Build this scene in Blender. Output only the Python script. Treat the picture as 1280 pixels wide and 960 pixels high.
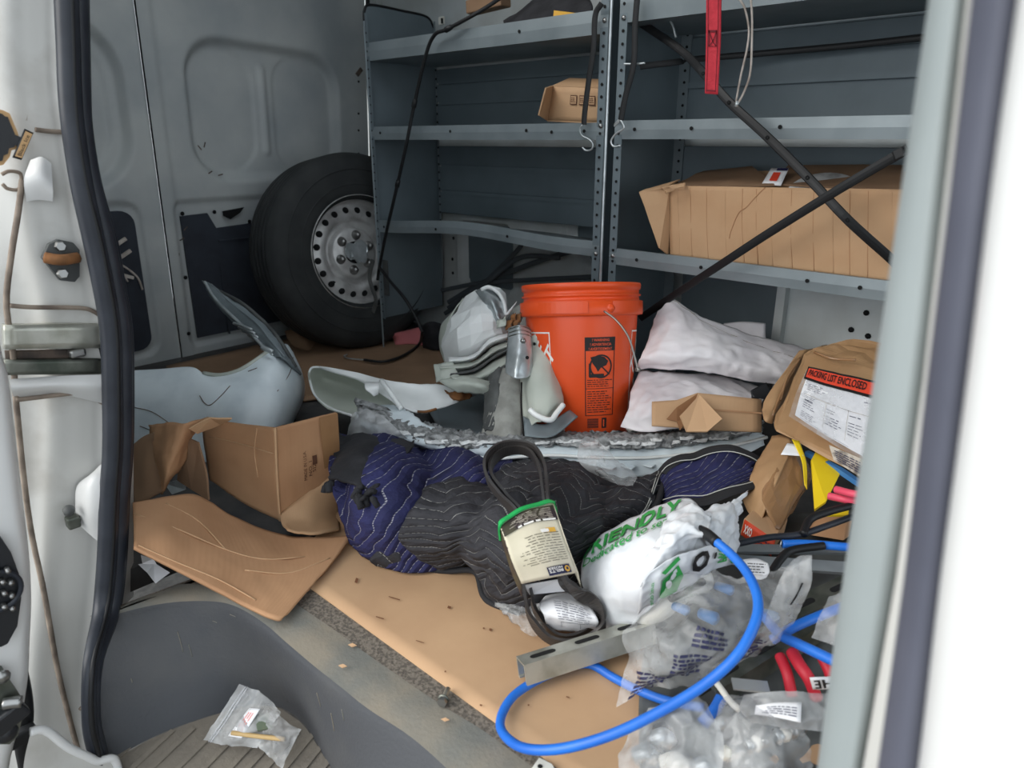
import bpy, bmesh, math, random
from math import sin, cos, pi, radians, atan, atan2, sqrt, floor as mfloor
from mathutils import Vector, Matrix, noise
random.seed(7)
for o in list(bpy.data.objects): bpy.data.objects.remove(o)
SC = bpy.context.scene
COL = SC.collection
BASE = {}
# ------------------------------------------------------------------ camera
H = .82; FP = 887.0; PITCH = atan(306/FP); YAW = radians(42.6)
FW = Vector((-sin(YAW)*cos(PITCH), cos(YAW)*cos(PITCH), -sin(PITCH)))
RT = Vector((cos(YAW), sin(YAW), 0)); UP = Vector((-sin(YAW)*sin(PITCH), cos(YAW)*sin(PITCH), cos(PITCH)))
CAM = Vector((0, 0, H))
cd = bpy.data.cameras.new('camera'); cam = bpy.data.objects.new('camera', cd); COL.objects.link(cam)
cam.location = CAM; cam.rotation_euler = (pi/2-PITCH, 0, YAW)
cd.sensor_width = 36; cd.lens = FP/1280*36; cd.clip_start = .02
cd.dof.use_dof = True; cd.dof.focus_distance = 1.6; cd.dof.aperture_fstop = 5.0
SC.camera = cam
# ------------------------------------------------------------------ sky, sun, exposure
w = bpy.data.worlds.new('overcast_sky'); SC.world = w; w.use_nodes = True
bg = w.node_tree.nodes['Background']; bg.inputs[0].default_value = (.86, .93, 1, 1); bg.inputs[1].default_value = 1.0
sd = bpy.data.lights.new('sun', 'SUN'); sun = bpy.data.objects.new('sun', sd); COL.objects.link(sun)
sd.energy = 1.5; sd.angle = radians(50); sd.color = (1, .96, .9); sun.rotation_euler = (radians(60), 0, radians(-24))
SC.view_settings.view_transform = 'Standard'; SC.view_settings.look = 'None'
SC.view_settings.exposure = 0.78; SC.view_settings.gamma = 1; SC.view_settings.use_curve_mapping = False

# ------------------------------------------------------------------ helpers: points read off the photograph onto real planes
def ray(u, v): return FW + RT*((u-640)/FP) - UP*((v-480)/FP)
def P(u, v, z=None, y=None, x=None):
    d = ray(u, v)
    t = (z-H)/d.z if z is not None else (y/d.y if y is not None else x/d.x)
    return CAM + d*t
def D(u, v, d): return CAM + ray(u, v)*d
def Pl(u, v, p, n):
    d = ray(u, v); n = Vector(n); return CAM + d*((Vector(p)-CAM).dot(n)/d.dot(n))
FH = Vector((-sin(YAW), cos(YAW), 0))
def Wp(u, v, ref): return Pl(u, v, ref, FH)          # on the upright plane through ref that faces the viewer
def nz(p, f, seed=0): return noise.noise(Vector((p[0]*f+seed*7.1, p[1]*f+seed*3.3, p[2]*f)))

def mk(name, vs, fs, m=None, parent=None, smooth=False, uv=None, label=None, kind=None, mods=None):
    me = bpy.data.meshes.new(name); me.from_pydata([tuple(q) for q in vs], [], fs)
    if uv is not None:
        l = me.uv_layers.new(name='uv')
        for lp in me.loops: l.data[lp.index].uv = uv[lp.vertex_index]
    me.validate(); me.update()
    o = bpy.data.objects.new(name, me); COL.objects.link(o)
    if m: me.materials.append(m)
    if smooth: me.polygons.foreach_set('use_smooth', [True]*len(me.polygons))
    attach(o, parent)
    if label: o['label'] = label
    if kind: o['kind'] = kind
    for t, kw in (mods or []):
        md = o.modifiers.new(t.lower(), t)
        for k, val in kw.items(): setattr(md, k, val)
    return o
def attach(o, parent):
    if parent is None: return
    o.parent = parent; r = Matrix.Identity(4); q = parent
    if q.name in BASE: r = Matrix.Translation(-BASE[q.name])
    o.matrix_parent_inverse = r
def thing(name, label, cat, base=(0, 0, 0), group=None):
    o = bpy.data.objects.new(name, None); o.empty_display_size = .03; COL.objects.link(o)
    o.location = base; BASE[o.name] = Vector(base); o['label'] = label; o['category'] = cat
    if group: o['group'] = group
    return o
def tag(o, label, cat, group=None):
    o['label'] = label; o['category'] = cat
    if group: o['group'] = group
    return o
def struct(o, label=None):
    o['kind'] = 'structure'
    if label: o['label'] = label
    return o
def setting(name, label=None):
    o = bpy.data.objects.new(name, None); o.empty_display_size = .03; COL.objects.link(o); o['kind'] = 'structure'
    if label: o['label'] = label
    return o
def cr(a, b, c, d, t):
    return .5*((2*b)+(c-a)*t+(2*a-5*b+4*c-d)*t*t+(3*b-a-3*c+d)*t*t*t)
def crl(pts, s, smooth=True):
    n = len(pts)-1; x = min(max(s, 0), 1)*n; i = min(int(x), n-1); t = x-i
    if not smooth or n < 1: return pts[i].lerp(pts[i+1], t)
    a = pts[i-1] if i > 0 else pts[i]*2-pts[i+1]
    d = pts[i+2] if i+2 <= n else pts[i+1]*2-pts[i]
    return cr(a, pts[i], pts[i+1], d, t)
class Surf:
    def __init__(s, rows, smooth=True, disp=None): s.r = rows; s.sm = smooth; s.disp = disp
    def raw(s, a, b): return crl([crl(r, a, s.sm) for r in s.r], b, s.sm)
    def nrm(s, a, b):
        e = .01; du = s.raw(min(a+e, 1), b)-s.raw(max(a-e, 0), b); dv = s.raw(a, min(b+e, 1))-s.raw(a, max(b-e, 0))
        n = du.cross(dv)
        if n.length < 1e-12: return Vector((0, 0, 1))
        n.normalize()
        return -n if n.dot(CAM-s.raw(a, b)) < 0 else n
    def at(s, a, b, off=0):
        p = s.raw(a, b); n = s.nrm(a, b)
        if s.disp: p = p + n*s.disp(p, a, b)
        return p + n*off
    def size(s):
        p = s.raw; k = 8
        W = sum((p((i+1)/k, .5)-p(i/k, .5)).length for i in range(k)); h = sum((p(.5, (i+1)/k)-p(.5, i/k)).length for i in range(k))
        return W, h
class FnSurf:
    def __init__(s, f): s.f = f
    def at(s, a, b, off=0): return s.f(a, b, off)
def wr(amp=.004, f=9, crumple=0, seed=0):
    """soft waves plus sharp creases"""
    def g(p, a, b):
        d = amp*nz(p, f, seed)+amp*.4*nz(p, f*2.3, seed+3)
        if crumple:
            d += crumple*(.5-abs(nz(p, f*1.7, seed+5))*2)+crumple*.6*(.4-abs(nz(p, f*4, seed+6))*2)
        return d
    return g
def sheet(name, surf, m, parent=None, nu=24, nv=24, thick=.003, jag=0, smooth=True, label=None, uvs=1, kind=None):
    W, h = surf.size(); vs = []; uv = []; fs = []
    for j in range(nv+1):
        for i in range(nu+1):
            a, b = i/nu, j/nv
            if jag:
                p0 = surf.raw(a, b)
                if j in (0, nv): b = min(max(b+(1 if j == 0 else -1)*jag*abs(nz(p0, 30, 2)+.4*nz(p0, 90, 4)), 0), 1)
                if i in (0, nu): a = min(max(a+(1 if i == 0 else -1)*jag*abs(nz(p0, 30, 3)), 0), 1)
            vs.append(surf.at(a, b)); uv.append((a*W*uvs, b*h*uvs))
    for j in range(nv):
        for i in range(nu):
            k = j*(nu+1)+i; fs.append((k, k+1, k+nu+2, k+nu+1))
    c_ = surf.raw(.5, .5); e_ = .02
    g_ = (surf.raw(.5+e_, .5)-surf.raw(.5-e_, .5)).cross(surf.raw(.5, .5+e_)-surf.raw(.5, .5-e_))
    if g_.dot(CAM-c_) < 0: fs = [q[::-1] for q in fs]
    mods = [('SOLIDIFY', dict(thickness=thick, offset=-1))] if thick else []
    o = mk(name, vs, fs, m, parent, smooth, uv, label, kind, mods)
    return o
def poly(name, pts, m, parent=None, thick=.003, amp=.0, f=12, sub=0, label=None, smooth=False, seed=0, kind=None, nrm=None):
    """an outline in space filled, subdivided, gently warped, and given thickness"""
    bm = bmesh.new(); vs = [bm.verts.new(p) for p in pts]; bm.faces.new(vs)
    bmesh.ops.triangulate(bm, faces=bm.faces[:])
    if sub: bmesh.ops.subdivide_edges(bm, edges=bm.edges[:], cuts=sub, use_grid_fill=True)
    bm.normal_update()
    if amp:
        n = Vector(nrm) if nrm else sum((fa.normal for fa in bm.faces), Vector()).normalized()
        for q in bm.verts: q.co += n*amp*(nz(q.co, f, seed)+.5*nz(q.co, f*2.5, seed+1))
    me = bpy.data.meshes.new(name); bm.to_mesh(me); bm.free()
    o = bpy.data.objects.new(name, me); COL.objects.link(o); me.materials.append(m)
    if smooth: me.polygons.foreach_set('use_smooth', [True]*len(me.polygons))
    attach(o, parent)
    if thick:
        md = o.modifiers.new('solidify', 'SOLIDIFY'); md.thickness = thick; md.offset = 0
    if label: o['label'] = label
    if kind: o['kind'] = kind
    return o
def resample(pts, n, closed=False):
    pts = [Vector(p) for p in pts]
    if closed:
        m = len(pts); out = []
        for k in range(n):
            x = k/n*m; i = int(x); t = x-i; out.append(cr(pts[(i-1) % m], pts[i % m], pts[(i+1) % m], pts[(i+2) % m], t))
        return out
    return [crl(pts, k/(n-1)) for k in range(n)]
def sweep_data(pts, prof, closed=False, up=None, scale=None):
    n = len(pts); k = len(prof); vs = []; fs = []; prev = None
    for i, p in enumerate(pts):
        if closed: t = pts[(i+1) % n]-pts[i-1]
        else: t = pts[min(i+1, n-1)]-pts[max(i-1, 0)]
        if t.length < 1e-9: t = Vector((0, 0, 1))
        t.normalize()
        if up is not None:
            a = Vector(up[i]) if isinstance(up, list) else Vector(up)
            a = a-t*a.dot(t)
            if a.length < 1e-6: a = t.orthogonal()
        elif prev is None: a = t.orthogonal() if abs(t.z) > .9 else Vector((0, 0, 1))-t*t.z
        else: a = prev-t*prev.dot(t)
        a.normalize(); prev = a; b = t.cross(a); sc = scale(i/(n-1)) if scale else 1
        for (x, y) in prof: vs.append(p+(b*x+a*y)*sc)
    for i in range(n if closed else n-1):
        j = (i+1) % n
        for q in range(k): fs.append((i*k+q, i*k+(q+1) % k, j*k+(q+1) % k, j*k+q))
    if not closed: fs.append(tuple(range(k))[::-1]); fs.append(tuple((n-1)*k+q for q in range(k)))
    return vs, fs
def circ(r, n=10, r2=None): return [(r*cos(2*pi*i/n), (r2 or r)*sin(2*pi*i/n)) for i in range(n)]
def rect(a, b): return [(-a/2, -b/2), (a/2, -b/2), (a/2, b/2), (-a/2, b/2)]
def tube(name, pts, r, m, parent=None, n=40, seg=10, closed=False, label=None, up=None, prof=None, scale=None, smooth=True, straight=False, kind=None):
    q = [Vector(p) for p in pts] if straight else resample(pts, n, closed)
    vs, fs = sweep_data(q, prof or circ(r, seg), closed, up, scale)
    return mk(name, vs, fs, m, parent, smooth and prof is None, None, label, kind)
def ribbon(name, pts, wd, th, m, parent=None, up=(0, 0, 1), n=40, closed=False, label=None, straight=False):
    return tube(name, pts, 0, m, parent, n, closed=closed, prof=rect(wd, th), up=up, label=label, straight=straight)
def multi(name, parts, m, parent=None, smooth=False, label=None, kind=None):
    vs = []; fs = []
    for v, f in parts:
        k = len(vs); vs += list(v); fs += [tuple(i+k for i in q) for q in f]
    return mk(name, vs, fs, m, parent, smooth, None, label, kind)
def boxd(c, s, R=None):
    c = Vector(c); vs = []
    for x in (-.5, .5):
        for y in (-.5, .5):
            for z in (-.5, .5):
                q = Vector((x*s[0], y*s[1], z*s[2])); vs.append(c+(R @ q if R else q))
    return vs, [(0, 1, 3, 2), (4, 6, 7, 5), (0, 4, 5, 1), (2, 3, 7, 6), (0, 2, 6, 4), (1, 5, 7, 3)]
def bb(x0, x1, y0, y1, z0, z1): return boxd(((x0+x1)/2, (y0+y1)/2, (z0+z1)/2), (x1-x0, y1-y0, z1-z0))
def box(name, c, s, m, parent=None, R=None, bev=0, label=None, kind=None):
    v, f = boxd(c, s, R); o = mk(name, v, f, m, parent, label=label, kind=kind)
    if bev:
        md = o.modifiers.new('bevel', 'BEVEL'); md.width = bev; md.segments = 2
    return o
def hexa(name, front, back, m, parent=None, bev=0, sub=0, amp=0, f=14, label=None, seed=0):
    vs = [Vector(p) for p in front+back]
    fs = [(0, 1, 2, 3), (7, 6, 5, 4), (0, 4, 5, 1), (1, 5, 6, 2), (2, 6, 7, 3), (3, 7, 4, 0)]
    bm = bmesh.new(); q = [bm.verts.new(p) for p in vs]
    for t in fs: bm.faces.new([q[i] for i in t])
    bmesh.ops.recalc_face_normals(bm, faces=bm.faces[:])
    if bev: bmesh.ops.bevel(bm, geom=bm.edges[:], offset=bev, segments=2, profile=.5, affect='EDGES')
    if sub:
        bmesh.ops.subdivide_edges(bm, edges=bm.edges[:], cuts=sub, use_grid_fill=True)
        bm.normal_update()
        for z in bm.verts: z.co += z.normal*amp*(nz(z.co, f, seed)+.5*nz(z.co, f*3, seed))
    me = bpy.data.meshes.new(name); bm.to_mesh(me); bm.free(); o = bpy.data.objects.new(name, me); COL.objects.link(o)
    me.materials.append(m); attach(o, parent)
    if label: o['label'] = label
    return o
def frame(n):
    n = Vector(n).normalized(); a = Vector((0, 0, 1))-n*n.z; a = n.orthogonal() if a.length < 1e-4 else a
    a.normalize(); return a.cross(n), a, n          # right, up, normal
def lathed(c, axis, prof, seg=48, arc=None, x0=None):
    r_, u_, n_ = frame(axis); vs = []; fs = []; k = len(prof); c = Vector(c)
    for i in range(seg):
        t = 2*pi*i/seg
        for (r, h) in prof: vs.append(c+(r_*cos(t)+u_*sin(t))*r+n_*h)
    for i in range(seg):
        j = (i+1) % seg
        for q in range(k-1): fs.append((i*k+q, j*k+q, j*k+q+1, i*k+q+1))
    return vs, fs
def lathe(name, c, axis, prof, m, parent=None, seg=48, smooth=True, label=None, kind=None):
    v, f = lathed(c, axis, prof, seg); return mk(name, v, f, m, parent, smooth, None, label, kind)
# flat print laid on a surface
_tc = {}
def tdata(s, bold=0):
    if (s, bold) in _tc: return _tc[(s, bold)]
    c = bpy.data.curves.new('t', 'FONT'); c.body = s; c.resolution_u = 2; c.offset = bold; c.fill_mode = 'FRONT'
    o = bpy.data.objects.new('t', c); COL.objects.link(o); dg = bpy.context.evaluated_depsgraph_get(); dg.update()
    me = bpy.data.meshes.new_from_object(o.evaluated_get(dg)); v = [x.co.copy() for x in me.vertices]; f = [tuple(p.vertices) for p in me.polygons]
    bpy.data.objects.remove(o); bpy.data.curves.remove(c); bpy.data.meshes.remove(me)
    x0 = min(q.x for q in v); x1 = max(q.x for q in v); y0 = min(q.y for q in v); y1 = max(q.y for q in v)
    v = [((q.x-x0)/(x1-x0), (q.y-y0)/(y1-y0)) for q in v]; _tc[(s, bold)] = (v, f); return v, f
def put(surf, v, f, o, ax, ay, off=.0012):
    return [surf.at(o[0]+x*ax[0]+y*ay[0], o[1]+x*ax[1]+y*ay[1], off) for x, y in v], f
def text(name, surf, s, o, ax, ay, m, parent, off=.0014, bold=.01, label=None):
    v, f = tdata(s, bold); v, f = put(surf, v, f, o, ax, ay, off); return mk(name, v, f, m, parent, label=label)
def quad(surf, o, ax, ay, off=.0012, n=1):
    v = [(i/n, j/n) for j in range(n+1) for i in range(n+1)]
    f = [(j*(n+1)+i, j*(n+1)+i+1, (j+1)*(n+1)+i+1, (j+1)*(n+1)+i) for j in range(n) for i in range(n)]
    return put(surf, v, f, o, ax, ay, off)
def patch(name, surf, o, ax, ay, m, parent, off=.0012, n=8, label=None):
    v, f = quad(surf, o, ax, ay, off, n); return mk(name, v, f, m, parent, label=label)
def lines(name, surf, o, ax, ay, rows, m, parent, off=.0016, fill=.45, words=5, seed=1, kind='stuff'):
    rr = random.Random(seed); ps = []
    for r in range(rows):
        y = (r+.5)/rows; x = 0; end = rr.uniform(.7, 1)
        while x < end-.02:
            L = min(rr.uniform(.4, 1.5)/words, end-x); h = fill/rows
            ps.append(quad(surf, (o[0]+x*ax[0]+(y-h/2)*ay[0], o[1]+x*ax[1]+(y-h/2)*ay[1]), (ax[0]*L, ax[1]*L), (ay[0]*h, ay[1]*h), off))
            x += L+.25/words
    return multi(name, ps, m, parent, kind=kind)
def bars(name, surf, o, ax, ay, n, m, parent, off=.0016, seed=1):
    rr = random.Random(seed); ps = []
    for k in range(n):
        wd = rr.choice((.3, .5, .8))/n
        ps.append(quad(surf, (o[0]+k/n*ax[0], o[1]+k/n*ax[1]), (ax[0]*wd, ax[1]*wd), ay, off))
    return multi(name, ps, m, parent)

# ------------------------------------------------------------------ materials
M = {}
def lin(c): return tuple((x/255/12.92 if x/255 <= .04045 else ((x/255+.055)/1.055)**2.4) for x in c)
def mat(name, rgb, rough=.6, metal=0, rgb2=None, scale=6, mixp=(.4, .65), bump=0, bscale=60, coord='Object', spec=.5, detail=6, stretch=None, extra=None, alpha=None, trans=0, sss=0):
    m = bpy.data.materials.new(name); m.use_nodes = True; nt = m.node_tree; N = nt.nodes; L = nt.links; b = N['Principled BSDF']
    b.inputs['Base Color'].default_value = (*lin(rgb), 1); b.inputs['Roughness'].default_value = rough; b.inputs['Metallic'].default_value = metal
    b.inputs['Specular IOR Level'].default_value = spec
    tc = N.new('ShaderNodeTexCoord'); mp = N.new('ShaderNodeMapping'); L.new(tc.outputs[coord], mp.inputs[0])
    if stretch: mp.inputs['Scale'].default_value = stretch
    if rgb2:
        n = N.new('ShaderNodeTexNoise'); n.inputs['Scale'].default_value = scale; n.inputs['Detail'].default_value = detail
        L.new(mp.outputs[0], n.inputs['Vector']); r = N.new('ShaderNodeMapRange'); r.inputs['From Min'].default_value = mixp[0]; r.inputs['From Max'].default_value = mixp[1]
        L.new(n.outputs['Fac'], r.inputs['Value']); mx = N.new('ShaderNodeMix'); mx.data_type = 'RGBA'
        mx.inputs['A'].default_value = (*lin(rgb), 1); mx.inputs['B'].default_value = (*lin(rgb2), 1)
        L.new(r.outputs[0], mx.inputs['Factor']); L.new(mx.outputs['Result'], b.inputs['Base Color'])
    if bump:
        n2 = N.new('ShaderNodeTexNoise'); n2.inputs['Scale'].default_value = bscale; n2.inputs['Detail'].default_value = 5
        L.new(mp.outputs[0], n2.inputs['Vector']); bp = N.new('ShaderNodeBump'); bp.inputs['Strength'].default_value = bump; bp.inputs['Distance'].default_value = .004
        L.new(n2.outputs['Fac'], bp.inputs['Height']); L.new(bp.outputs[0], b.inputs['Normal'])
    M[name] = m
    if extra: extra(nt, b, mp)
    return m
def film(name, rgb, fac=.5, rough=.25, tr=.85):
    """thin cloudy plastic: part clear, part milky, part glossy"""
    m = bpy.data.materials.new(name); m.use_nodes = True; nt = m.node_tree; N = nt.nodes; L = nt.links; N.clear()
    out = N.new('ShaderNodeOutputMaterial'); t = N.new('ShaderNodeBsdfTransparent'); t.inputs[0].default_value = (tr, tr, tr*1.01, 1)
    d = N.new('ShaderNodeBsdfPrincipled'); d.inputs['Base Color'].default_value = (*lin(rgb), 1); d.inputs['Roughness'].default_value = rough; d.inputs['Specular IOR Level'].default_value = .9
    n = N.new('ShaderNodeTexNoise'); n.inputs['Scale'].default_value = 14; n.inputs['Detail'].default_value = 5
    tc = N.new('ShaderNodeTexCoord'); L.new(tc.outputs['Object'], n.inputs['Vector'])
    r = N.new('ShaderNodeMapRange'); r.inputs['From Min'].default_value = .3; r.inputs['From Max'].default_value = .7
    r.inputs['To Min'].default_value = fac-.18; r.inputs['To Max'].default_value = min(fac+.2, 1); L.new(n.outputs['Fac'], r.inputs['Value'])
    bp = N.new('ShaderNodeBump'); bp.inputs['Strength'].default_value = .9; bp.inputs['Distance'].default_value = .02; L.new(n.outputs['Fac'], bp.inputs['Height']); L.new(bp.outputs[0], d.inputs['Normal'])
    mx = N.new('ShaderNodeMixShader'); L.new(r.outputs[0], mx.inputs[0]); L.new(t.outputs[0], mx.inputs[1]); L.new(d.outputs[0], mx.inputs[2]); L.new(mx.outputs[0], out.inputs[0])
    M[name] = m; return m
def mth(nt, op, a, b=None, c=None):
    n = nt.nodes.new('ShaderNodeMath'); n.operation = op
    for i, q in enumerate((a, b, c)):
        if q is None: continue
        if isinstance(q, (int, float)): n.inputs[i].default_value = q
        else: nt.links.new(q, n.inputs[i])
    return n.outputs[0]
def quilt(name, rgb, thread, rgb2, per=.12, sp=.028, amp=.045, turn=0):
    """quilted cloth: rows of zigzag stitching with puffed cloth between"""
    def ex(nt, b, mp):
        N = nt.nodes; L = nt.links; tc = N.new('ShaderNodeTexCoord'); sx = N.new('ShaderNodeSeparateXYZ')
        ns = N.new('ShaderNodeTexNoise'); ns.inputs['Scale'].default_value = 5; ns2 = N.new('ShaderNodeTexNoise'); ns2.inputs['Scale'].default_value = 3.1; L.new(tc.outputs['UV'], ns2.inputs['Vector']); L.new(tc.outputs['UV'], ns.inputs['Vector'])
        L.new(tc.outputs['UV'], sx.inputs[0]); u = mth(nt, 'ADD', sx.outputs[0], mth(nt, 'MULTIPLY', ns.outputs['Fac'], .16)); v = mth(nt, 'ADD', sx.outputs[1], mth(nt, 'MULTIPLY', ns2.outputs['Fac'], .10))
        if turn: u, v = v, mth(nt, 'ADD', u, mth(nt, 'MULTIPLY', v, turn))
        tri = mth(nt, 'PINGPONG', u, per/2)
        wv = mth(nt, 'ADD', v, mth(nt, 'MULTIPLY', tri, amp/(per/2)))
        fr = mth(nt, 'PINGPONG', wv, sp/2)                       # 0 on the seam
        line = mth(nt, 'LESS_THAN', fr, .0011)
        dash = mth(nt, 'LESS_THAN', mth(nt, 'FRACT', mth(nt, 'MULTIPLY', mth(nt, 'ADD', u, v), 95)), .68)
        ln = mth(nt, 'MULTIPLY', line, dash)
        n2 = N.new('ShaderNodeTexNoise'); n2.inputs['Scale'].default_value = 9; L.new(tc.outputs['UV'], n2.inputs['Vector'])
        rg = N.new('ShaderNodeMapRange'); rg.inputs['From Min'].default_value = .35; rg.inputs['From Max'].default_value = .7; L.new(n2.outputs['Fac'], rg.inputs['Value'])
        m1 = N.new('ShaderNodeMix'); m1.data_type = 'RGBA'; m1.inputs['A'].default_value = (*lin(rgb), 1); m1.inputs['B'].default_value = (*lin(rgb2), 1); L.new(rg.outputs[0], m1.inputs['Factor'])
        m2 = N.new('ShaderNodeMix'); m2.data_type = 'RGBA'; L.new(m1.outputs['Result'], m2.inputs['A']); m2.inputs['B'].default_value = (*lin(thread), 1); L.new(mth(nt, 'MULTIPLY', ln, .62), m2.inputs['Factor'])
        L.new(m2.outputs['Result'], b.inputs['Base Color'])
        n3 = N.new('ShaderNodeTexNoise'); n3.inputs['Scale'].default_value = 55; n3.inputs['Detail'].default_value = 3; L.new(tc.outputs['UV'], n3.inputs['Vector'])
        puff = mth(nt, 'POWER', mth(nt, 'MULTIPLY', fr, 2/sp), .5)
        bp = N.new('ShaderNodeBump'); bp.inputs['Strength'].default_value = .8; bp.inputs['Distance'].default_value = .007
        L.new(mth(nt, 'ADD', puff, mth(nt, 'MULTIPLY', n3.outputs['Fac'], .9)), bp.inputs['Height']); L.new(bp.outputs[0], b.inputs['Normal'])
    mat(name, rgb, .8, extra=ex, spec=.25)
def carton(name, rgb, rgb2, flute=0, rough=.75):
    def ex(nt, b, mp):
        if not flute: return
        N = nt.nodes; L = nt.links; tc = N.new('ShaderNodeTexCoord'); wv = N.new('ShaderNodeTexWave'); wv.inputs['Scale'].default_value = flute
        wv.inputs['Distortion'].default_value = 1.5; wv.inputs['Detail'].default_value = 2
        L.new(tc.outputs['UV'], wv.inputs['Vector']); bp = N.new('ShaderNodeBump'); bp.inputs['Strength'].default_value = .05; bp.inputs['Distance'].default_value = .002
        L.new(wv.outputs['Fac'], bp.inputs['Height']); L.new(bp.outputs[0], b.inputs['Normal'])
    mat(name, rgb, rough, 0, rgb2, 7, (.35, .75), .12, 30, extra=ex, spec=.3)

mat('door_paint', (186, 190, 188), .5, 0, (160, 166, 168), 3, bump=.03, bscale=8)
mat('body_paint', (196, 202, 202), .45, 0, (178, 182, 180), 5)
mat('jamb_paint', (196, 195, 190), .35, 0, (150, 144, 134), 7, (.52, .82), bump=.04, bscale=12)
mat('outer_paint', (214, 214, 212), .3)
mat('grime', (112, 96, 84), .85, 0, (70, 62, 58), 30)
mat('sealant', (196, 188, 180), .8, 0, (150, 138, 128), 30, bump=.5, bscale=60)
mat('rubber', (34, 38, 46), .42, 0, (44, 48, 56), 20, spec=.4)
mat('strap_grey', (74, 80, 84), .6)
mat('seal_near', (88, 90, 102), .6, 0, (80, 82, 94), 9, spec=.3)
mat('seam_dirt', (150, 136, 122), .85, 0, (104, 92, 82), 24)
mat('rubber_black', (22, 23, 25), .5, spec=.4)
mat('tyre', (34, 37, 38), .75, 0, (46, 48, 48), 12, bump=.15, bscale=50)
mat('tyre_groove', (14, 15, 16), .9)
mat('shelf_steel', (112, 124, 130), .5, .15, (100, 112, 118), 5, (.4, .7), bump=.03)
mat('shelf_light', (134, 144, 148), .42, .25, (120, 130, 134), 8)
mat('hole', (6, 7, 8), .9)
mat('zinc', (190, 190, 180), .35, .6, (160, 160, 148), 25, bump=.05)
mat('zinc_dark', (120, 122, 114), .45, .8, (78, 84, 76), 18, bump=.1)
mat('galv', (206, 212, 214), .3, .6, (160, 168, 170), 14)
mat('wheel_steel', (214, 214, 212), .4, .35, (160, 158, 156), 14, (.4, .7))
mat('bolt_steel', (150, 150, 148), .3, .9)
mat('trim_dark', (46, 52, 62), .7, 0, (38, 43, 52), 14)
mat('plastic_grey', (72, 74, 78), .6, 0, (86, 86, 86), 5, (.45, .75), bump=.25, bscale=160)
mat('plastic_dust', (112, 112, 106), .7, 0, (134, 126, 112), 9, (.4, .65), bump=.3, bscale=160)
mat('tread_dust', (134, 126, 114), .8, 0, (112, 106, 98), 8, (.4, .7), bump=.35, bscale=120)
mat('speckle', (124, 115, 104), .8, 0, (90, 83, 75), 190, (.42, .58), bump=.5, bscale=200, detail=2)
mat('floor_dark', (70, 68, 66), .8, 0, (48, 48, 50), 12, bump=.2)
mat('pillar_trim', (150, 158, 158), .6, 0, (142, 150, 150), 5)
mat('asphalt', (104, 102, 98), .9, 0, (84, 82, 80), 40, bump=.4)
carton('card_tan', (196, 160, 124), (182, 146, 112))
carton('card_brown', (184, 142, 106), (168, 126, 92), 30)
carton('card_pale', (196, 160, 124), (184, 146, 110), 60)
carton('card_dull', (150, 120, 94), (128, 102, 80))
carton('kraft', (184, 148, 110), (158, 122, 86), rough=.42)
mat('tape_brown', (158, 120, 84), .22, 0, (136, 102, 70), 9, (.4, .7), bump=.5, bscale=18, spec=.8)
mat('card_shade', (140, 98, 64), .8)
mat('orange_plastic', (234, 84, 34), .38, spec=.5)
mat('orange_inner', (224, 66, 20), .45)
mat('white_print', (240, 236, 230), .6)
mat('black_print', (24, 20, 20), .6)
mat('label_brown', (92, 58, 40), .8)
mat('metal_wire', (150, 146, 140), .35, .8)
mat('panel_white', (242, 244, 242), .32, 0, (222, 226, 224), 7, (.45, .75), bump=.06, bscale=10)
mat('panel_blue', (226, 236, 240), .35, 0, (200, 212, 218), 9, (.4, .7), bump=.2, bscale=20)
mat('panel_inner', (192, 197, 186), .45, 0, (172, 178, 168), 6, (.4, .7), bump=.08, bscale=14)
mat('panel_grey', (124, 134, 138), .4, 0, (108, 118, 122), 6)
mat('felt_grey', (162, 162, 156), .9, 0, (138, 138, 132), 30, bump=.3)
mat('foam_torn', (172, 174, 174), .95, 0, (112, 114, 114), 60, (.35, .6), bump=1, bscale=90)
mat('foam_white', (224, 226, 226), .8, 0, (190, 192, 192), 40, bump=.6, bscale=70)
mat('rust', (150, 100, 58), .8, 0, (110, 74, 44), 30)
mat('dark_primer', (66, 68, 68), .6, 0, (90, 92, 90), 12)
quilt('quilt_black', (46, 46, 50), (176, 176, 172), (58, 58, 62), per=.16, sp=.038, amp=.07)
quilt('quilt_navy', (46, 48, 90), (186, 186, 196), (34, 36, 68), per=.5, sp=.030, amp=.05, turn=.55)
mat('cloth_black', (26, 27, 31), .9, 0, (42, 42, 46), 20, bump=.5, bscale=60)
mat('binding', (32, 32, 35), .85, bump=.3)
mat('thread', (190, 190, 184), .8)
mat('belt', (48, 46, 46), .45, 0, (62, 58, 56), 8, spec=.5)
mat('green_band', (26, 168, 84), .5)
mat('sleeve_top', (74, 70, 52), .4, 0, (54, 44, 48), 30)
mat('sleeve_card', (224, 214, 192), .4, 0, (206, 198, 172), 10, (.4, .7))
mat('navy_print', (38, 40, 74), .5)
mat('ochre_print', (222, 170, 66), .5)
mat('bag_white', (228, 231, 234), .38, 0, (214, 218, 222), 10, bump=.5, bscale=22, spec=.5)
mat('green_print', (46, 160, 74), .5)
mat('mailer', (238, 234, 236), .5, 0, (214, 208, 212), 8, bump=.12, bscale=20)
mat('paper', (238, 238, 240), .6)
mat('paper_worn', (196, 186, 172), .7, 0, (120, 110, 100), 60, (.45, .6))
mat('red_print', (226, 74, 50), .45)
mat('blue_cable', (36, 116, 216), .4, 0, (30, 100, 196), 12)
mat('pink_hose', (226, 78, 104), .5)
mat('red_hose', (206, 44, 62), .5)
mat('yellow', (240, 206, 30), .5)
mat('red_web', (206, 52, 66), .8, 0, (190, 44, 58), 60, bump=.3, bscale=200)
mat('red_stitch', (110, 20, 34), .8)
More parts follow.
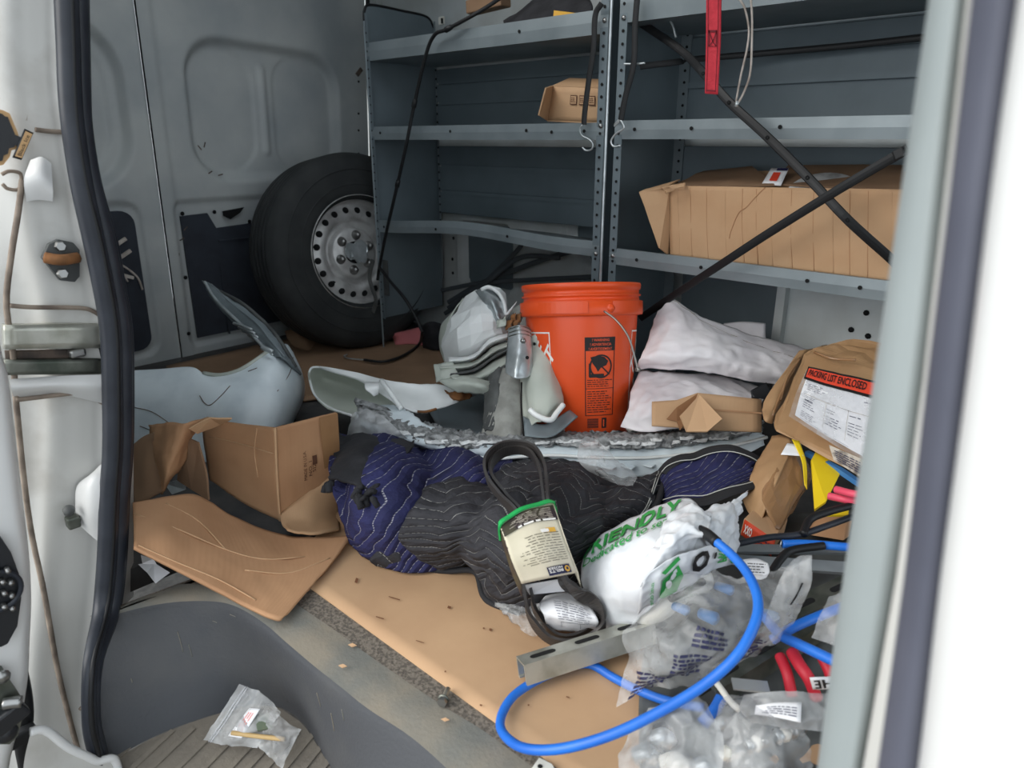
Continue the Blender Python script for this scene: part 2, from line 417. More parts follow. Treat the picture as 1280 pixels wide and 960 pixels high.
mat('pink_cloth', (190, 110, 112), .9)
mat('blue_part', (60, 120, 180), .5)
mat('orange_box', (222, 74, 40), .55)
mat('grey_bar', (150, 156, 158), .45, .4, (130, 136, 138), 12)
mat('dirt_card', (120, 78, 50), .8)
mat('pcb', (92, 104, 84), .6, 0, (130, 116, 86), 20)
mat('wood_stick', (190, 160, 110), .7)
mat('cream_plastic', (226, 224, 214), .5)
mat('dark_plastic', (26, 28, 32), .45)
mat('gold_edge', (200, 160, 110), .5)
film('film_clear', (214, 216, 216), .30, .18, .92)
film('film_milky', (206, 208, 208), .42, .28, .9)
film('film_thin', (224, 226, 228), .24, .12, .95)
def L_(u0, v0, u1, v1, k): return [(u0+(u1-u0)*i/k, v0+(v1-v0)*i/k) for i in range(k+1)]

# ================================================================== THE VAN (setting)
def srr(y, z, y0, y1, z0, z1, r):           # signed distance to a rounded rectangle
    cx, cy, hx, hy = (y0+y1)/2, (z0+z1)/2, (y1-y0)/2-r, (z1-z0)/2-r
    dx, dy = abs(y-cx)-hx, abs(z-cy)-hy
    return sqrt(max(dx, 0)**2+max(dy, 0)**2)+min(max(dx, dy), 0)-r
def sst(e0, e1, x):
    t = min(max((x-e0)/(e1-e0), 0), 1); return t*t*(3-2*t)
struct(mk('ground', [(-7, -6, -.64), (5, -6, -.64), (5, 3, -.64), (-7, 3, -.64)], [(0, 1, 2, 3)], M['asphalt']))
fl = struct(multi('floor', [bb(-2.84, 1.2, .62, 2.12, -.05, 0), bb(-2.84, -1.40, .25, .62, -.05, 0)], M['floor_dark']))
RX = lambda z: -2.80+.06*z
RN = (1, 0, -.06)
def R_(u, v, off=0): return Pl(u, v, (RX(0)+off, 0, 0), RN)
def door_panel(name, y0, y1, fn, m, label):
    ny, nzv = 110, 150; vs = []; fs = []
    for j in range(nzv+1):
        for i in range(ny+1):
            y = y0+(y1-y0)*i/ny; z = 0.0+1.62*j/nzv; vs.append((RX(z)+fn(y, z), y, z))
    for j in range(nzv):
        for i in range(ny):
            k = j*(ny+1)+i; fs.append((k, k+1, k+ny+2, k+ny+1))
    return struct(mk(name, vs, fs, m, None, True), label)
def f2(y, z):
    tz = 1.185-(y-1.26)*.05; d = srr(y, z, 1.235, 1.90, .66, tz, .15); d2 = srr(y, z, 1.25, 1.525, .69, tz-.03, .13); d3 = srr(y, z, 1.60, 1.875, .69, tz-.035, .10)
    x = -.034*sst(.0, -.034, d) - .006*sst(.0, -.01, d2)-.006*sst(0, -.01, d3)
    b = srr(y, z, 1.545, 1.575, .76, tz-.08, .014); x += .010*sst(.004, -.008, b)
    lo = srr(y, z, 1.14, 2.0, .035, .60, .03); x -= .012*sst(0, -.008, lo)
    return x+.006*sst(1.155, 1.150, y)
def f1(y, z):
    d = srr(y, z, .30, 1.045, .64, 1.21, .2); d2 = srr(y, z, .34, .985, .70, 1.16, .16)
    x = -.034*sst(0, -.04, d) - .008*sst(0, -.012, d2); lo = srr(y, z, .3, 1.03, .03, .61, .06)
    return x-.014*sst(0, -.01, lo)
d1 = door_panel('door_1', .2, 1.098, f1, M['door_paint'], 'pale grey rear door on the left with rounded pressing')
d2 = door_panel('door_2', 1.102, 2.04, f2, M['door_paint'], 'pale grey rear door on the right, behind the spare wheel')
mk('door_gasket', *sweep_data([Vector((RX(z)+.012, 1.097-.0*z, z)) for z in (0, .5, 1, 1.6)], rect(.004, .005)), M['hole'], d2)
def onr(y, z, off=.0): return Vector((RX(z)+off, y, z))
# dark inner trim boards of the two doors, with the cut-out showing the latch metal
def rr_pts(y0, y1, z0, z1, r, n=5):
    o = []
    for cy, cz, a in ((y1-r, z1-r, 0), (y0+r, z1-r, 90), (y0+r, z0+r, 180), (y1-r, z0+r, 270)):
        for k in range(n+1):
            t = radians(a+90*k/n); o.append((cy+r*cos(t), cz+r*sin(t)))
    return o
poly('trim_board', [onr(y, z, -.004) for y, z in [(1.165, .545), (1.27, .55), (1.30, .49), (1.50, .50), (1.54, .55), (1.97, .55), (1.97, .07), (1.175, .065)]], M['trim_dark'], d2, .008)
poly('trim_board', [onr(y, z, -.004) for y, z in rr_pts(.35, 1.0, .06, .58, .05)], M['trim_dark'], d1, .008)
multi('trim_ridge', [boxd(onr(1.5, .44, .004), (.006, .4, .006)), boxd(onr(1.30, .25, .004), (.006, .006, .38))], M['trim_dark'], d2)
poly('latch_opening', [R_(u, v, .006) for u, v in [(278, 264), (305, 259), (300, 266), (288, 274), (279, 270)]], M['hole'], d2, .004)
for u, v in ((228, 267), (236, 417), (232, 347), (312, 277), (268, 265)):
    lathe('clip', R_(u, v, .008), (1, 0, 0), [(0, .004), (.006, .003), (.008, 0)], M['hole'], d2, 10)
multi('scratches', [boxd(onr(y, z, -.004 if k > 3 else .001), (.002, .02, .004), Matrix.Rotation(a, 3, 'X')) for k, (y, z, a) in enumerate([(1.16, .46, .4), (1.14, .40, 1.3), (1.13, .34, .1), (1.18, .5, .7), (1.27, .79, 2.2), (1.30, .70, .5), (1.34, .69, .2), (1.29, .80, 1.2)])], M['grime'], d2, kind='stuff')
for (u, v, a) in ((150, 303, .5), (156, 318, .5), (158, 345, -.4)):
    box('wire_clip', R_(u, v, .01), (.01, .05, .012), M['sealant'], d1, Matrix.Rotation(a, 3, 'X'))
tube('loose_wire', [R_(u, v, .014) for u, v in ((140, 325), (158, 335), (172, 347), (178, 362))], .004, M['sealant'], d1, 14, 6)
tube('loose_wire', [R_(u, v, .014) for u, v in ((128, 330), (150, 338), (160, 352))], .003, M['sealant'], d1, 14, 6)
# rear corner post
tr = struct(multi('trim_1', [bb(-2.82, -2.66, 2.055, 2.16, 0, 1.7)], M['body_paint']), 'pale rear corner post with small holes')
tube('gasket', [onr(2.045, z, .015) for z in (0, .5, 1, 1.6)], .009, M['rubber_black'], tr, 8, 8)
for v in (102, 142, 163, 192): lathe('post_hole', Pl(448, v, (-2.66, 0, 0), (1, 0, 0))+Vector((.001, 0, 0)), (1, 0, 0), [(0, .001), (.005, .001), (.005, 0)], M['hole'], tr, 8)
box('clip', Pl(449, 90, (-2.655, 0, 0), (1, 0, 0)), (.008, .035, .016), M['grime'], tr, Matrix.Rotation(.8, 3, 'X'))
# far side wall with pressed openings below the shelves
WY = 2.09
def fw(x, z):
    a = srr(x, z, -2.22, -1.92, .22, .5, .04); c = sqrt((x+1.52)**2+(z-.50)**2)-.11
    s = -.01*sst(.016, .008, abs(a+.0))                      # raised lip
    return s+.04*sst(0, -.006, a)+.04*sst(0, -.006, c)
vs = []; fs = []; nx, nq = 150, 60
for j in range(nq+1):
    for i in range(nx+1):
        x = -2.8+4.0*i/nx if False else -2.8+(1.75*i/110 if i <= 110 else 1.75+2.25*(i-110)/40); z = .72*j/nq; vs.append((x, WY+fw(x, z), z))
for j in range(nq):
    for i in range(nx): k = j*(nx+1)+i; fs.append((k, k+nx+1, k+nx+2, k+1))
wf = struct(mk('wall_far', vs, fs, M['body_paint'], None, True))
mk('upper_wall', *bb(-2.8, 1.2, WY, WY+.03, .72, 1.7), M['body_paint'], wf)
mk('recess_back', *bb(-2.21, -1.93, WY+.034, WY+.038, .23, .49), M['shelf_steel'], wf); lathe('recess_back', (-1.52, WY+.036, .50), (0, -1, 0), [(0, .001), (.104, .001)], M['shelf_steel'], wf, 32)
multi('roof_rail', [bb(-2.5, 0, WY-.04, WY, 1.165, 1.2), bb(-2.5, 0, WY-.03, WY, 1.10, 1.15)], M['shelf_steel'], wf)
for x, z in ((-2.26, .42), (-2.27, .33), (-1.36, .37), (-1.36, .31), (-2.27, .27)): lathe('wall_hole', (x, WY-.001, z), (0, -1, 0), [(0, .001), (.007, .001), (.007, 0)], M['hole'], wf, 8)
# right-hand body rib low on the far wall
rb = multi('body_rib', [bb(-.79, -.42, WY-.07, WY, 0, .47), bb(-.80, -.775, WY-.1, WY-.05, .2, .47)], M['body_paint'], wf)
for u, v in ((1083, 391), (1064, 412), (1085, 420)): lathe('rib_hole', P(u, v, y=WY-.072), (0, -1, 0), [(0, .002), (.008, .002), (.008, 0)], M['hole'], wf, 8)
tube('body_loop', [P(u, v, y=WY-.06) for u, v in ((1050, 396), (1040, 400), (1036, 412), (1042, 419))], .006, M['hole'], wf, 14, 6)
struct(multi('ceiling', [bb(-2.9, -2.25, .1, 2.2, 1.62, 1.66), bb(-2.25, -.9, .1, .75, 1.62, 1.66), bb(-2.25, -.9, 1.45, 2.2, 1.62, 1.66), bb(-.9, 1.2, .1, 2.2, 1.62, 1.66)], M['body_paint']), 'van roof with an unseen opening added to brighten the interior')  # roof opening is added out of view to let sky light in
struct(multi('wall_near', [bb(-2.84, -1.45, .2, .25, -.3, 1.64), bb(.02, 1.2, .3, .36, -.3, 1.64), bb(-1.45, .02, .36, .42, 1.50, 1.64)], M['body_paint']))  # door header out of view, set higher so more daylight reaches inside

# ---- step well (moulded grey plastic), speckled floor strip
st = setting('trim_2', 'moulded grey plastic step well below the sliding door')
rim = [(120, 776), (134, 771), (184, 758), (226, 752), (269, 752), (297, 759), (330, 779), (359, 804), (392, 832), (425, 858), (460, 886), (512, 920), (560, 962), (640, 1040)]
inner = [P(u, v, z=-.005) for u, v in rim]
bot = [(118, 968), (140, 950), (190, 922), (240, 902), (285, 888), (318, 880), (350, 884), (380, 905), (408, 950), (432, 990), (450, 1030), (475, 1080), (505, 1130), (560, 1220)]
botw = [P(u, v, z=-.22) for u, v in bot]
rows = [[p+Vector((0, .0, 0)) for p in inner], [p.lerp(q, .06)+Vector((0, -.004, -.012)) for p, q in zip(inner, botw)],
        [p.lerp(q, .5)+Vector((.0, .0, 0)) for p, q in zip(inner, botw)], [p.lerp(q, .93) for p, q in zip(inner, botw)], botw]
sheet('well_wall', Surf(rows), M['plastic_grey'], st, 70, 24, 0)
back = [(112, 770), (134, 768), (165, 752), (200, 740), (226, 730), (262, 732), (310, 735), (352, 745), (400, 775), (430, 796), (458, 817), (550, 880), (611, 918), (700, 985)]
bk = [P(u, v, z=.004) for u, v in back]
sheet('well_rim', Surf([bk, [p.lerp(q, .5)+Vector((0, 0, .003)) for p, q in zip(bk, inner)], inner]), M['plastic_dust'], st, 60, 8, 0)
# tread: floor of the step with raised ribs
tp = [Vector((p.x, p.y, -.221)) for p in botw]
sheet('step_tread', Surf([tp, [Vector((p.x*.98+.01, p.y*.5-.06, -.221)) for p in tp], [Vector((p.x, -.16, -.221)) for p in tp]], False), M['tread_dust'], st, 40, 10, 0)
for k in range(11):
    u = 160+k*26
    a = P(u+30, 925-5*abs(k-5)+(8 if k < 2 else 0), z=-.219); b_ = a+Vector((.10, -.26, 0))
    ribbon('tread_rib', [a, b_], .010, .003, M['tread_dust'], st, straight=True)
sf = [P(u, v, z=.006) for u, v in [(352, 745), (400, 775), (458, 817), (550, 880), (611, 918), (700, 985), (790, 985), (690, 935), (640, 880), (500, 780), (420, 690), (300, 690)]]
sheet('speckled_strip', Surf([[Vector((p.x, p.y, .0035)) for p in bk]+[Vector((.2, .5, .0035))], [Vector((max(p.x, -1.5)+.05, .70, .0035)) for p in bk]+[Vector((.25, .70, .0035))]], False), M['speckle'], fl, 40, 3, 0)
mk('under_floor', *bb(-1.4, 1.2, .55, .62, -.3, 0), M['plastic_grey'], st)

sw = Surf(rows)
for a, b, da, db in ((.22, .35, .006, .1), (.24, .42, .004, .06), (.30, .3, .01, .01), (.36, .22, .02, .005), (.62, .35, .004, .08), (.66, .4, .003, .1), (.7, .3, .004, .06), (.12, .5, .002, .02)):
    tube('scuff', [sw.at(a, b, .0004), sw.at(a+da*.6, b+db*.5, .0004), sw.at(a+da, b+db, .0004)], .0009, M['plastic_dust'], st, 8, 4)
# ---- left door jamb, outside face
jb = setting('trim_3', 'white painted door jamb left of the opening, with the slide rail')
def J(u, v, x=-1.33): return P(u, v, x=x)
vsr = (-60, 100, 200, 300, 400, 500, 600, 700, 800, 900, 1000)
rows = []
for v in vsr:
    # the seal's left edge at this height
    se = dict(zip(vsr, (75, 78, 92, 107, 128, 133, 132, 126, 115, 110, 118)))[v]
    rows.append([J(-70, v, -1.47), J(-20, v, -1.40), J(se-95, v, -1.37), J(se-70, v, -1.345), J(se-45, v, -1.34), J(se-22, v, -1.335), J(se-6, v, -1.33), J(se+14, v, -1.31)])
sheet('jamb_face', Surf(rows), M['jamb_paint'], jb, 44, 80, 0)
se_l = [(75, -60), (75, 0), (78, 60), (80, 110), (85, 160), (95, 230), (108, 300), (119, 350), (129, 410), (132, 480), (133, 560), (129, 620), (126, 700), (120, 765), (109, 830), (108, 900), (114, 940), (124, 985)]
se_r = [(104, -60), (105, 0), (106, 60), (107, 110), (109, 160), (121, 230), (142, 300), (151, 350), (161, 410), (163, 480), (162, 560), (158, 620), (154, 700), (146, 765), (124, 830), (121, 900), (131, 940), (142, 985)]
def mid(t): return [((a[0]*(1-t)+b[0]*t), a[1]) for a, b in zip(se_l, se_r)]
prof_w = [(.012, .014), (.016, .010), (.010, .013), (.010, .012)]
for k, (t, x, a, b_) in enumerate(((.28, -1.275, .0165, .020), (.66, -1.285, .017, .018), (.86, -1.30, .012, .016))):
    tube('door_seal', [P(u, v, x=x+.12*sst(740, 860, v)) for u, v in mid(t)], a, M['rubber'], jb, 90, 12, scale=lambda s: 1-.3*sst(.72, .85, s))
tube('seal_lip', [P(u, v, x=-1.262+.12*sst(740, 860, v)) for u, v in mid(.5)], .004, M['rubber_black'], jb, 90, 6)
# pale inner pillar cover seen right of the seal
sheet('pillar_cover', Surf([[P(150, 470, x=-1.33), P(160, 470, x=-1.36), P(167, 470, x=-1.42)], [P(150, 600, x=-1.33), P(160, 600, x=-1.36), P(167, 600, x=-1.42)], [P(135, 772, x=-1.33), P(150, 762, x=-1.34), P(167, 745, x=-1.42)]], False), M['jamb_paint'], jb, 6, 20, 0)
# caulked body seams
def seam(pts, r=.005, m='seam_dirt', x=-1.338): tube('caulk_seam', [J(u, v, x) for u, v in pts], r, M[m], jb, 40, 6)
seam([(28, 225), (22, 270), (14, 320), (8, 380), (16, 440), (20, 500), (30, 600), (40, 670), (55, 740), (71, 832), (88, 903), (104, 960)], .0045, x=-1.334)
seam([(44, 162), (60, 164), (76, 165)], .004, x=-1.33); seam([(12, 382), (40, 384), (100, 385), (118, 390), (128, 398)], .004, x=-1.33)
seam([(20, 500), (45, 497), (100, 491), (115, 496), (130, 505)], .004, x=-1.33); seam([(100, 885), (108, 887)], .004, x=-1.33)
seam([(10, 40), (17, 90), (22, 140), (30, 150)], .010, 'sealant', -1.36); seam([(36, -20), (36, 60), (33, 110), (28, 150)], .012, 'sealant', -1.352)
seam([(2, 218), (12, 214), (26, 218), (24, 236), (10, 236), (3, 230)], .003, x=-1.345)
# slide rail: two bright flanges with the dark channel between
def jband(name, v0, v1, m, x, th=.006, u0=6, u1=131, par=None):
    return sheet(name, Surf([[J(u0, v0+2, x), J((u0+u1)/2, v0+1, x), J(u1, v0, x)], [J(u0+1, v1+2, x), J((u0+u1)/2, v1+1, x), J(u1, v1, x)]], False), m, par or jb, 8, 4, th)
jband('rail_flange', 405, 435, M['zinc'], -1.322, .02); jband('rail_channel', 436, 448, M['grime'], -1.338, .002); jband('rail_flange', 449, 467, M['zinc_dark'], -1.322, .02)
box('rail_roller', J(96, 441, -1.325), (.02, .025, .014), M['bolt_steel'], jb, bev=.004); box('rail_stop', J(129, 441, -1.322), (.02, .006, .02), M['hole'], jb)
sheet('jamb_swage', Surf([[J(12, 474, -1.33), J(70, 470, -1.325), J(130, 468, -1.31)], [J(14, 486, -1.315), J(70, 482, -1.308), J(130, 484, -1.30)], [J(18, 500, -1.34), J(70, 493, -1.335), J(132, 505, -1.325)]]), M['outer_paint'], jb, 16, 8, 0)
# round-cornered lower bracket, striker plate
poly('striker_plate', [J(u, v, -1.322) for u, v in [(52, 322), (60, 305), (72, 299), (90, 303), (98, 312), (98, 345), (92, 352), (74, 350), (66, 340)]], M['dark_primer'], jb, .012)
tube('striker_bar', [J(56, 322, -1.31), J(76, 325, -1.30), J(97, 322, -1.31)], .009, M['rust'], jb, 14, 8)
for u, v in ((75, 308), (78, 342)): lathe('striker_bolt', J(u, v, -1.312), (1, 0, .1), [(0, .006), (.007, .006), (.009, 0)], M['bolt_steel'], jb, 6, False)
sheet('jamb_pad', Surf([[J(38, 200, -1.335), J(52, 196, -1.325), J(64, 204, -1.32)], [J(30, 225, -1.325), J(50, 222, -1.31), J(66, 235, -1.31)], [J(33, 252, -1.335), J(50, 250, -1.33), J(66, 252, -1.325)]]), M['outer_paint'], jb, 10, 10, 0)
sheet('jamb_bulge', Surf([[J(118, 590, -1.33), J(124, 582, -1.315), J(132, 578, -1.30)], [J(97, 606, -1.33), J(112, 602, -1.29), J(132, 604, -1.275)], [J(94, 632, -1.33), J(110, 640, -1.29), J(130, 640, -1.275)], [J(97, 655, -1.33), J(112, 668, -1.31), J(126, 680, -1.30)]]), M['outer_paint'], jb, 14, 16, 0)
lathe('bump_stop', J(86, 635, -1.32), (1, -.3, 0), [(0, .02), (.008, .018), (.010, .008), (.006, 0)], M['dark_primer'], jb, 14)
box('bump_stop_base', J(91, 652, -1.32), (.02, .02, .022), M['zinc_dark'], jb, bev=.003)
lathe('round_hole', J(3, 582, -1.36), (1, 0, 0), [(0, .002), (.010, .002), (.011, 0)], M['hole'], jb, 14)

# ---- edge of the opened sliding door at the far left
sdx = -1.16
dr = setting('door_3', 'white edge of the opened sliding door at the far left')
edge = [(-2, 300), (-1, 420), (10, 470), (16, 520), (25, 600), (36, 690), (39, 750), (37, 800), (35, 846), (27, 895), (12, 953), (8, 1010)]
rows = [[P(-90, v, x=sdx-.05), P(-45, v, x=sdx-.01), P(u-22, v, x=sdx), P(u-6, v, x=sdx-.004), P(u, v, x=sdx-.02)] for u, v in edge]
sheet('door_edge', Surf(rows), M['outer_paint'], dr, 16, 40, .01)
poly('contact_plate', [P(u, v, x=sdx+.012) for u, v in [(-40, 668), (0, 670), (12, 688), (22, 715), (25, 745), (20, 780), (8, 802), (0, 806), (-40, 806)]], M['dark_plastic'], dr, .014)
lathe('contact_ring', P(-6, 738, x=sdx+.02), (1, 0, 0), [(.030, 0), (.034, .006), (.031, .010), (.027, .006)], M['rubber'], dr, 30)
for u, v in ((8, 711), (2, 725), (12, 726), (4, 739), (13, 742), (4, 756), (14, 758), (-6, 712), (-6, 728), (-6, 744)):
    lathe('contact_pin', P(u, v, x=sdx+.022), (1, 0, 0), [(0, .012), (.0036, .011), (.004, 0)], M['bolt_steel'], dr, 10)
poly('door_latch', [P(u, v, x=sdx+.012) for u, v in [(-30, 836), (4, 836), (12, 850), (26, 870), (28, 884), (20, 915), (10, 926), (-6, 926), (-30, 910)]], M['zinc_dark'], dr, .02)
tube('latch_pin', [P(4, 880, x=sdx+.03), P(16, 878, x=sdx+.035), P(27, 877, x=sdx+.04)], .009, M['bolt_steel'], dr, 8, 10)
box('latch_block', P(10, 897, x=sdx+.03), (.02, .05, .03), M['dark_plastic'], dr, Matrix.Rotation(.35, 3, 'X'), bev=.004)
lathe('latch_bolt', P(3, 846, x=sdx+.025), (1, 0, 0), [(0, .006), (.009, .005), (.011, 0)], M['bolt_steel'], dr, 10)
lathe('latch_bolt', P(8, 917, x=sdx+.025), (1, 0, 0), [(0, .008), (.012, .006), (.016, 0)], M['dark_plastic'], dr, 14)
# sill tray under the jamb
sl = setting('trim_4', 'white sill channel at the foot of the jamb')
trp = [(38, 915), (50, 912), (62, 916), (85, 934), (108, 945), (122, 951), (140, 948), (146, 956), (150, 975)]
tube('sill_lip', [P(u, v, x=-1.14) for u, v in trp], .007, M['outer_paint'], sl, 40, 8)
sheet('sill_tray', Surf([[P(u, v+2, x=-1.14) for u, v in trp], [P(u-8, v+38, x=-1.13) for u, v in trp], [P(u-12, v+90, x=-1.12) for u, v in trp]]), M['jamb_paint'], sl, 20, 8, 0)
tube('door_cable', [P(u, v, x=-1.22) for u, v in ((22, 830), (30, 870), (32, 900), (28, 925), (34, 960), (40, 985))], .012, M['rubber_black'], sl, 24, 8)
box('cable_clip', P(28, 920, x=-1.20), (.02, .04, .025), M['rubber_black'], sl, bev=.004)

# ---- near pillar on the right
rp = setting('trim_5', 'near door pillar on the right: grey inner cover, black seal, white body edge')
vv = (-120, 0, 240, 480, 720, 960, 1100)
def colr(us, y, dy=0): return [us, y]
A = dict(l=(1183, 1165, 1130, 1095, 1058, 1025, 1008), m=(1200, 1184, 1152, 1122, 1085, 1052, 1036), r=(1222, 1207, 1180, 1152, 1118, 1076, 1056),
         g=(1226, 1211, 1184, 1160, 1137, 1097, 1077), s1=(1230, 1214, 1187, 1158, 1130, 1097, 1077), sm=(1262, 1246, 1214, 1184, 1155, 1122, 1104), s2=(1292, 1276, 1242, 1211, 1180, 1150, 1132),
         w1=(1288, 1272, 1238, 1208, 1176, 1148, 1128), w2=(1330, 1318, 1290, 1265, 1240, 1215, 1200))
def C(k, y): return [P(u, v, y=y) for u, v in zip(A[k], vv)]
def T_(cols): return [list(r) for r in zip(*cols)]
sheet('pillar_trim', Surf(T_([[q+Vector((-.004, .12, 0)) for q in C('l', .44)], [q+Vector((-.004, .02, 0)) for q in C('l', .425)], C('l', .415), C('m', .40), C('r', .405), [q+Vector((.0, .06, 0)) for q in C('r', .405)]])), M['pillar_trim'], rp, 30, 40, 0)
sheet('pillar_flange', Surf(T_([[q+Vector((0, .03, 0)) for q in C('r', .40)], C('r', .385), C('g', .38), C('s1', .378)]), False), M['jamb_paint'], rp, 8, 30, 0)
sheet('pillar_seal', Surf(T_([[q+Vector((0, .02, 0)) for q in C('s1', .372)], C('s1', .362), C('sm', .345), C('s2', .352), [q+Vector((0, .03, 0)) for q in C('s2', .36)]])), M['seal_near'], rp, 24, 40, 0)
sheet('pillar_body', Surf(T_([[q+Vector((0, .05, 0)) for q in C('w1', .35)], C('w1', .335), C('w2', .315), [P(1450, v, y=.30) for v in vv], [P(1800, v, y=.31) for v in vv]])), M['outer_paint'], rp, 24, 40, 0)

# ================================================================== SHELVING
SY, BY = 1.72, 2.05
def F_(u, v, dy=0): return P(u, v, y=SY+dy)
def shelf_tray(name, x0, x1, z0, z1, par, bend=None, m='shelf_light'):
    """pan with an upstanding front lip; bend gives the lip a sag along its length"""
    n = 24; b = bend or (lambda s: 0); vs = []; fs = []; k = 8
    prof = [(SY+.012, z1-.004), (SY+.012, z1), (SY, z1), (SY-.002, (z0+z1)/2), (SY, z0), (BY, z0), (BY, z0+.003), (SY+.004, z0+.004)]
    for i in range(n+1):
        s = i/n
        for (y, z) in prof: vs.append((x0+(x1-x0)*s, y, z+b(s)*(1 if y < SY+.1 else .5)))
    for i in range(n):
        for q in range(k): fs.append((i*k+q, (i+1)*k+q, (i+1)*k+(q+1) % k, i*k+(q+1) % k))
    fs += [tuple(range(k)), tuple(n*(k+1)-n+q for q in range(k))[::-1]] if False else [tuple(range(k))]
    return mk(name, vs, fs, M[m], par)
def holes(name, pts, par, ax=(0, -1, 0), r=.0042):
    return multi(name, [lathed(p, ax, [(0, .0012), (r, .0012), (r, 0)], 8) for p in pts], M['hole'], par, kind='stuff')
def side_panel(name, x, par, z0, z1, sgn, top='round', fl=.026):
    """upright end panel with front and rear flanges turned to the side sgn"""
    o = []
    if top == 'round':
        r = .035; pr = [(SY, z0)]+[(SY+r-r*cos(radians(a)), z1-r+r*sin(radians(a))) for a in range(0, 91, 15)]
        pr += [(BY-r+r*sin(radians(a)), z1-.01-r+r*cos(radians(a))) for a in range(0, 91, 15)]+[(BY, z0)]
    else: pr = [(SY, z0), (SY, z1), (BY, z1), (BY, z0)]
    p = poly(name, [(x, y, z) for y, z in pr], M['shelf_steel'], par, .003)
    o.append(bb(min(x, x+sgn*fl), max(x, x+sgn*fl), SY-.001, SY+.002, z0, z1-.03)); o.append(bb(min(x, x-sgn*fl), max(x, x-sgn*fl), BY-.004, BY, z0, z1-.03))
    multi('post', o, M['shelf_steel'], par)
    return p
# ---- left-hand unit
LX0, LX1 = -2.30, -1.232
su = thing('shelf_unit', 'grey steel shelf unit nearest the rear doors, its lowest shelf bent', 'shelf unit', (-1.77, SY, 0), 'steel shelf units along the far wall')
side_panel('side_panel', LX0, su, .13, 1.275, 1, fl=.02)
side_panel('side_panel', LX1, su, .0, 1.60, -1, 'flat')
multi('edge_bead', [sweep_data([Vector((LX0, SY-.002, z)) for z in (0, .4, .8, 1.22)], circ(.0035, 8))], M['shelf_light'], su)
tube('top_bead', [(LX0, SY, 1.22), (LX0, SY+.004, 1.255), (LX0, SY+.035, 1.275), (LX0, 1.9, 1.272), (LX0, 2.015, 1.265), (LX0, BY, 1.23)], .005, M['rubber_black'], su, 30, 8)
shelf_tray('shelf', LX0, LX1, 1.088, 1.148, su)
shelf_tray('shelf', LX0, LX1, .818, .864, su)
shelf_tray('shelf', LX0, LX1, .478, .522, su, lambda s: .022*sin(pi*min(s*1.1, 1))**2+.014*s)
box('corner_gusset', (LX0+.04, SY+.0, .30), (.03, .004, .14), M['dark_primer'], su)
for k, z in enumerate((.53, .62, .72, .87, .96, 1.03)):
    h = (.62, .72, .80, .96, 1.03, 1.085)[k]-z-.006
    box('back_panel', ((LX0+LX1)/2, BY-.006+.002*(k % 2), z+h/2), (LX1-LX0-.02, .004, h), M['shelf_steel'], su, bev=.002)
multi('back_rib', [bb(LX0+.04, LX1-.02, BY-.020, BY-.004, z-.007, z+.007) for z in (.615, .715, .955, 1.03)], M['shelf_steel'], su)
for x, z in ((LX1-.012, .5), (LX1-.012, .855), (LX1-.012, 1.12)): lathe('bolt', (x, SY-.002, z), (0, -1, 0), [(0, .004), (.006, .003), (.007, 0)], M['bolt_steel'], su, 8)
hs = [(LX1-.013, SY-.002, z) for z in [.04+.0318*i for i in range(48)]]
holes('flange_hole', hs, su); holes('flange_hole', [(LX0+.010, SY-.002, .04+.03*i) for i in range(39)], su, r=.003)
holes('flange_hole', [(LX0+.026, BY-.0185, .5+.032*i) for i in range(22)], su)
holes('lip_hole', [(x, SY-.003, z) for x, z in ((-2.24, .842), (-1.86, .845), (-1.52, .845), (-1.30, .842), (-1.55, 1.12), (-2.25, .50), (-1.95, .515), (-1.6, .52), (-1.42, .84))], su, r=.005)
# ---- right-hand unit
RX0, RX1 = -1.196, .05
s2 = thing('shelf_unit', 'grey steel shelf unit on the right, holding the long brown carton', 'shelf unit', (-.6, SY, 0), 'steel shelf units along the far wall')
side_panel('side_panel', RX0, s2, 0, 1.60, 1, 'flat', fl=.024); side_panel('side_panel', RX1, s2, 0, 1.60, -1, 'flat')
shelf_tray('shelf', RX0, RX1, 1.108, 1.20, s2); shelf_tray('shelf', RX0, RX1, .820, .868, s2); shelf_tray('shelf', RX0, RX1, .476, .522, s2)
for k, (z, z2) in enumerate(((.53, .66), (.67, .80), (.87, .965), (.975, 1.04), (1.05, 1.10))):
    box('back_panel', ((RX0+RX1)/2, BY-.006+.002*(k % 2), (z+z2)/2), (RX1-RX0-.02, .004, z2-z), M['shelf_steel'], s2, bev=.002)
multi('back_rib', [bb(RX0+.04, RX1-.02, BY-.024, BY-.004, z-.008, z+.008) for z in (.665, .97, 1.045)], M['shelf_steel'], s2)
box('lower_back_panel', (-.92, BY+.01, .235), (.44, .004, .47), M['shelf_steel'], s2)
multi('edge_bead', [sweep_data([Vector((x, SY-.003, z)) for z in (0, .8, 1.6)], circ(.004, 8)) for x in (-1.2225, )], M['galv'], su)
holes('flange_hole', [(RX0+.013, SY-.002, .04+.0318*i) for i in range(48)], s2); holes('flange_hole', [(RX0+.022, BY-.0145, .5+.032*i) for i in range(20)], s2)
box('rear_post', (RX0+.018, BY-.011, .8), (.034, .005, 1.5), M['shelf_light'], s2); box('rear_post', (LX0+.014, BY-.008, .75), (.004, .006, 1.0), M['shelf_light'], su)
for z in (.5, 1.12): lathe('bolt', (RX0+.013, SY-.002, z), (0, -1, 0), [(0, .004), (.006, .003), (.007, 0)], M['bolt_steel'], s2, 8)
holes('lip_hole', [(x, SY-.004, z) for x, z in ((-1.13, .845), (-.96, .846), (-.73, .847), (-.5, .5), (-.9, .5), (-1.1, .498), (-.62, .5))], s2, r=.005)
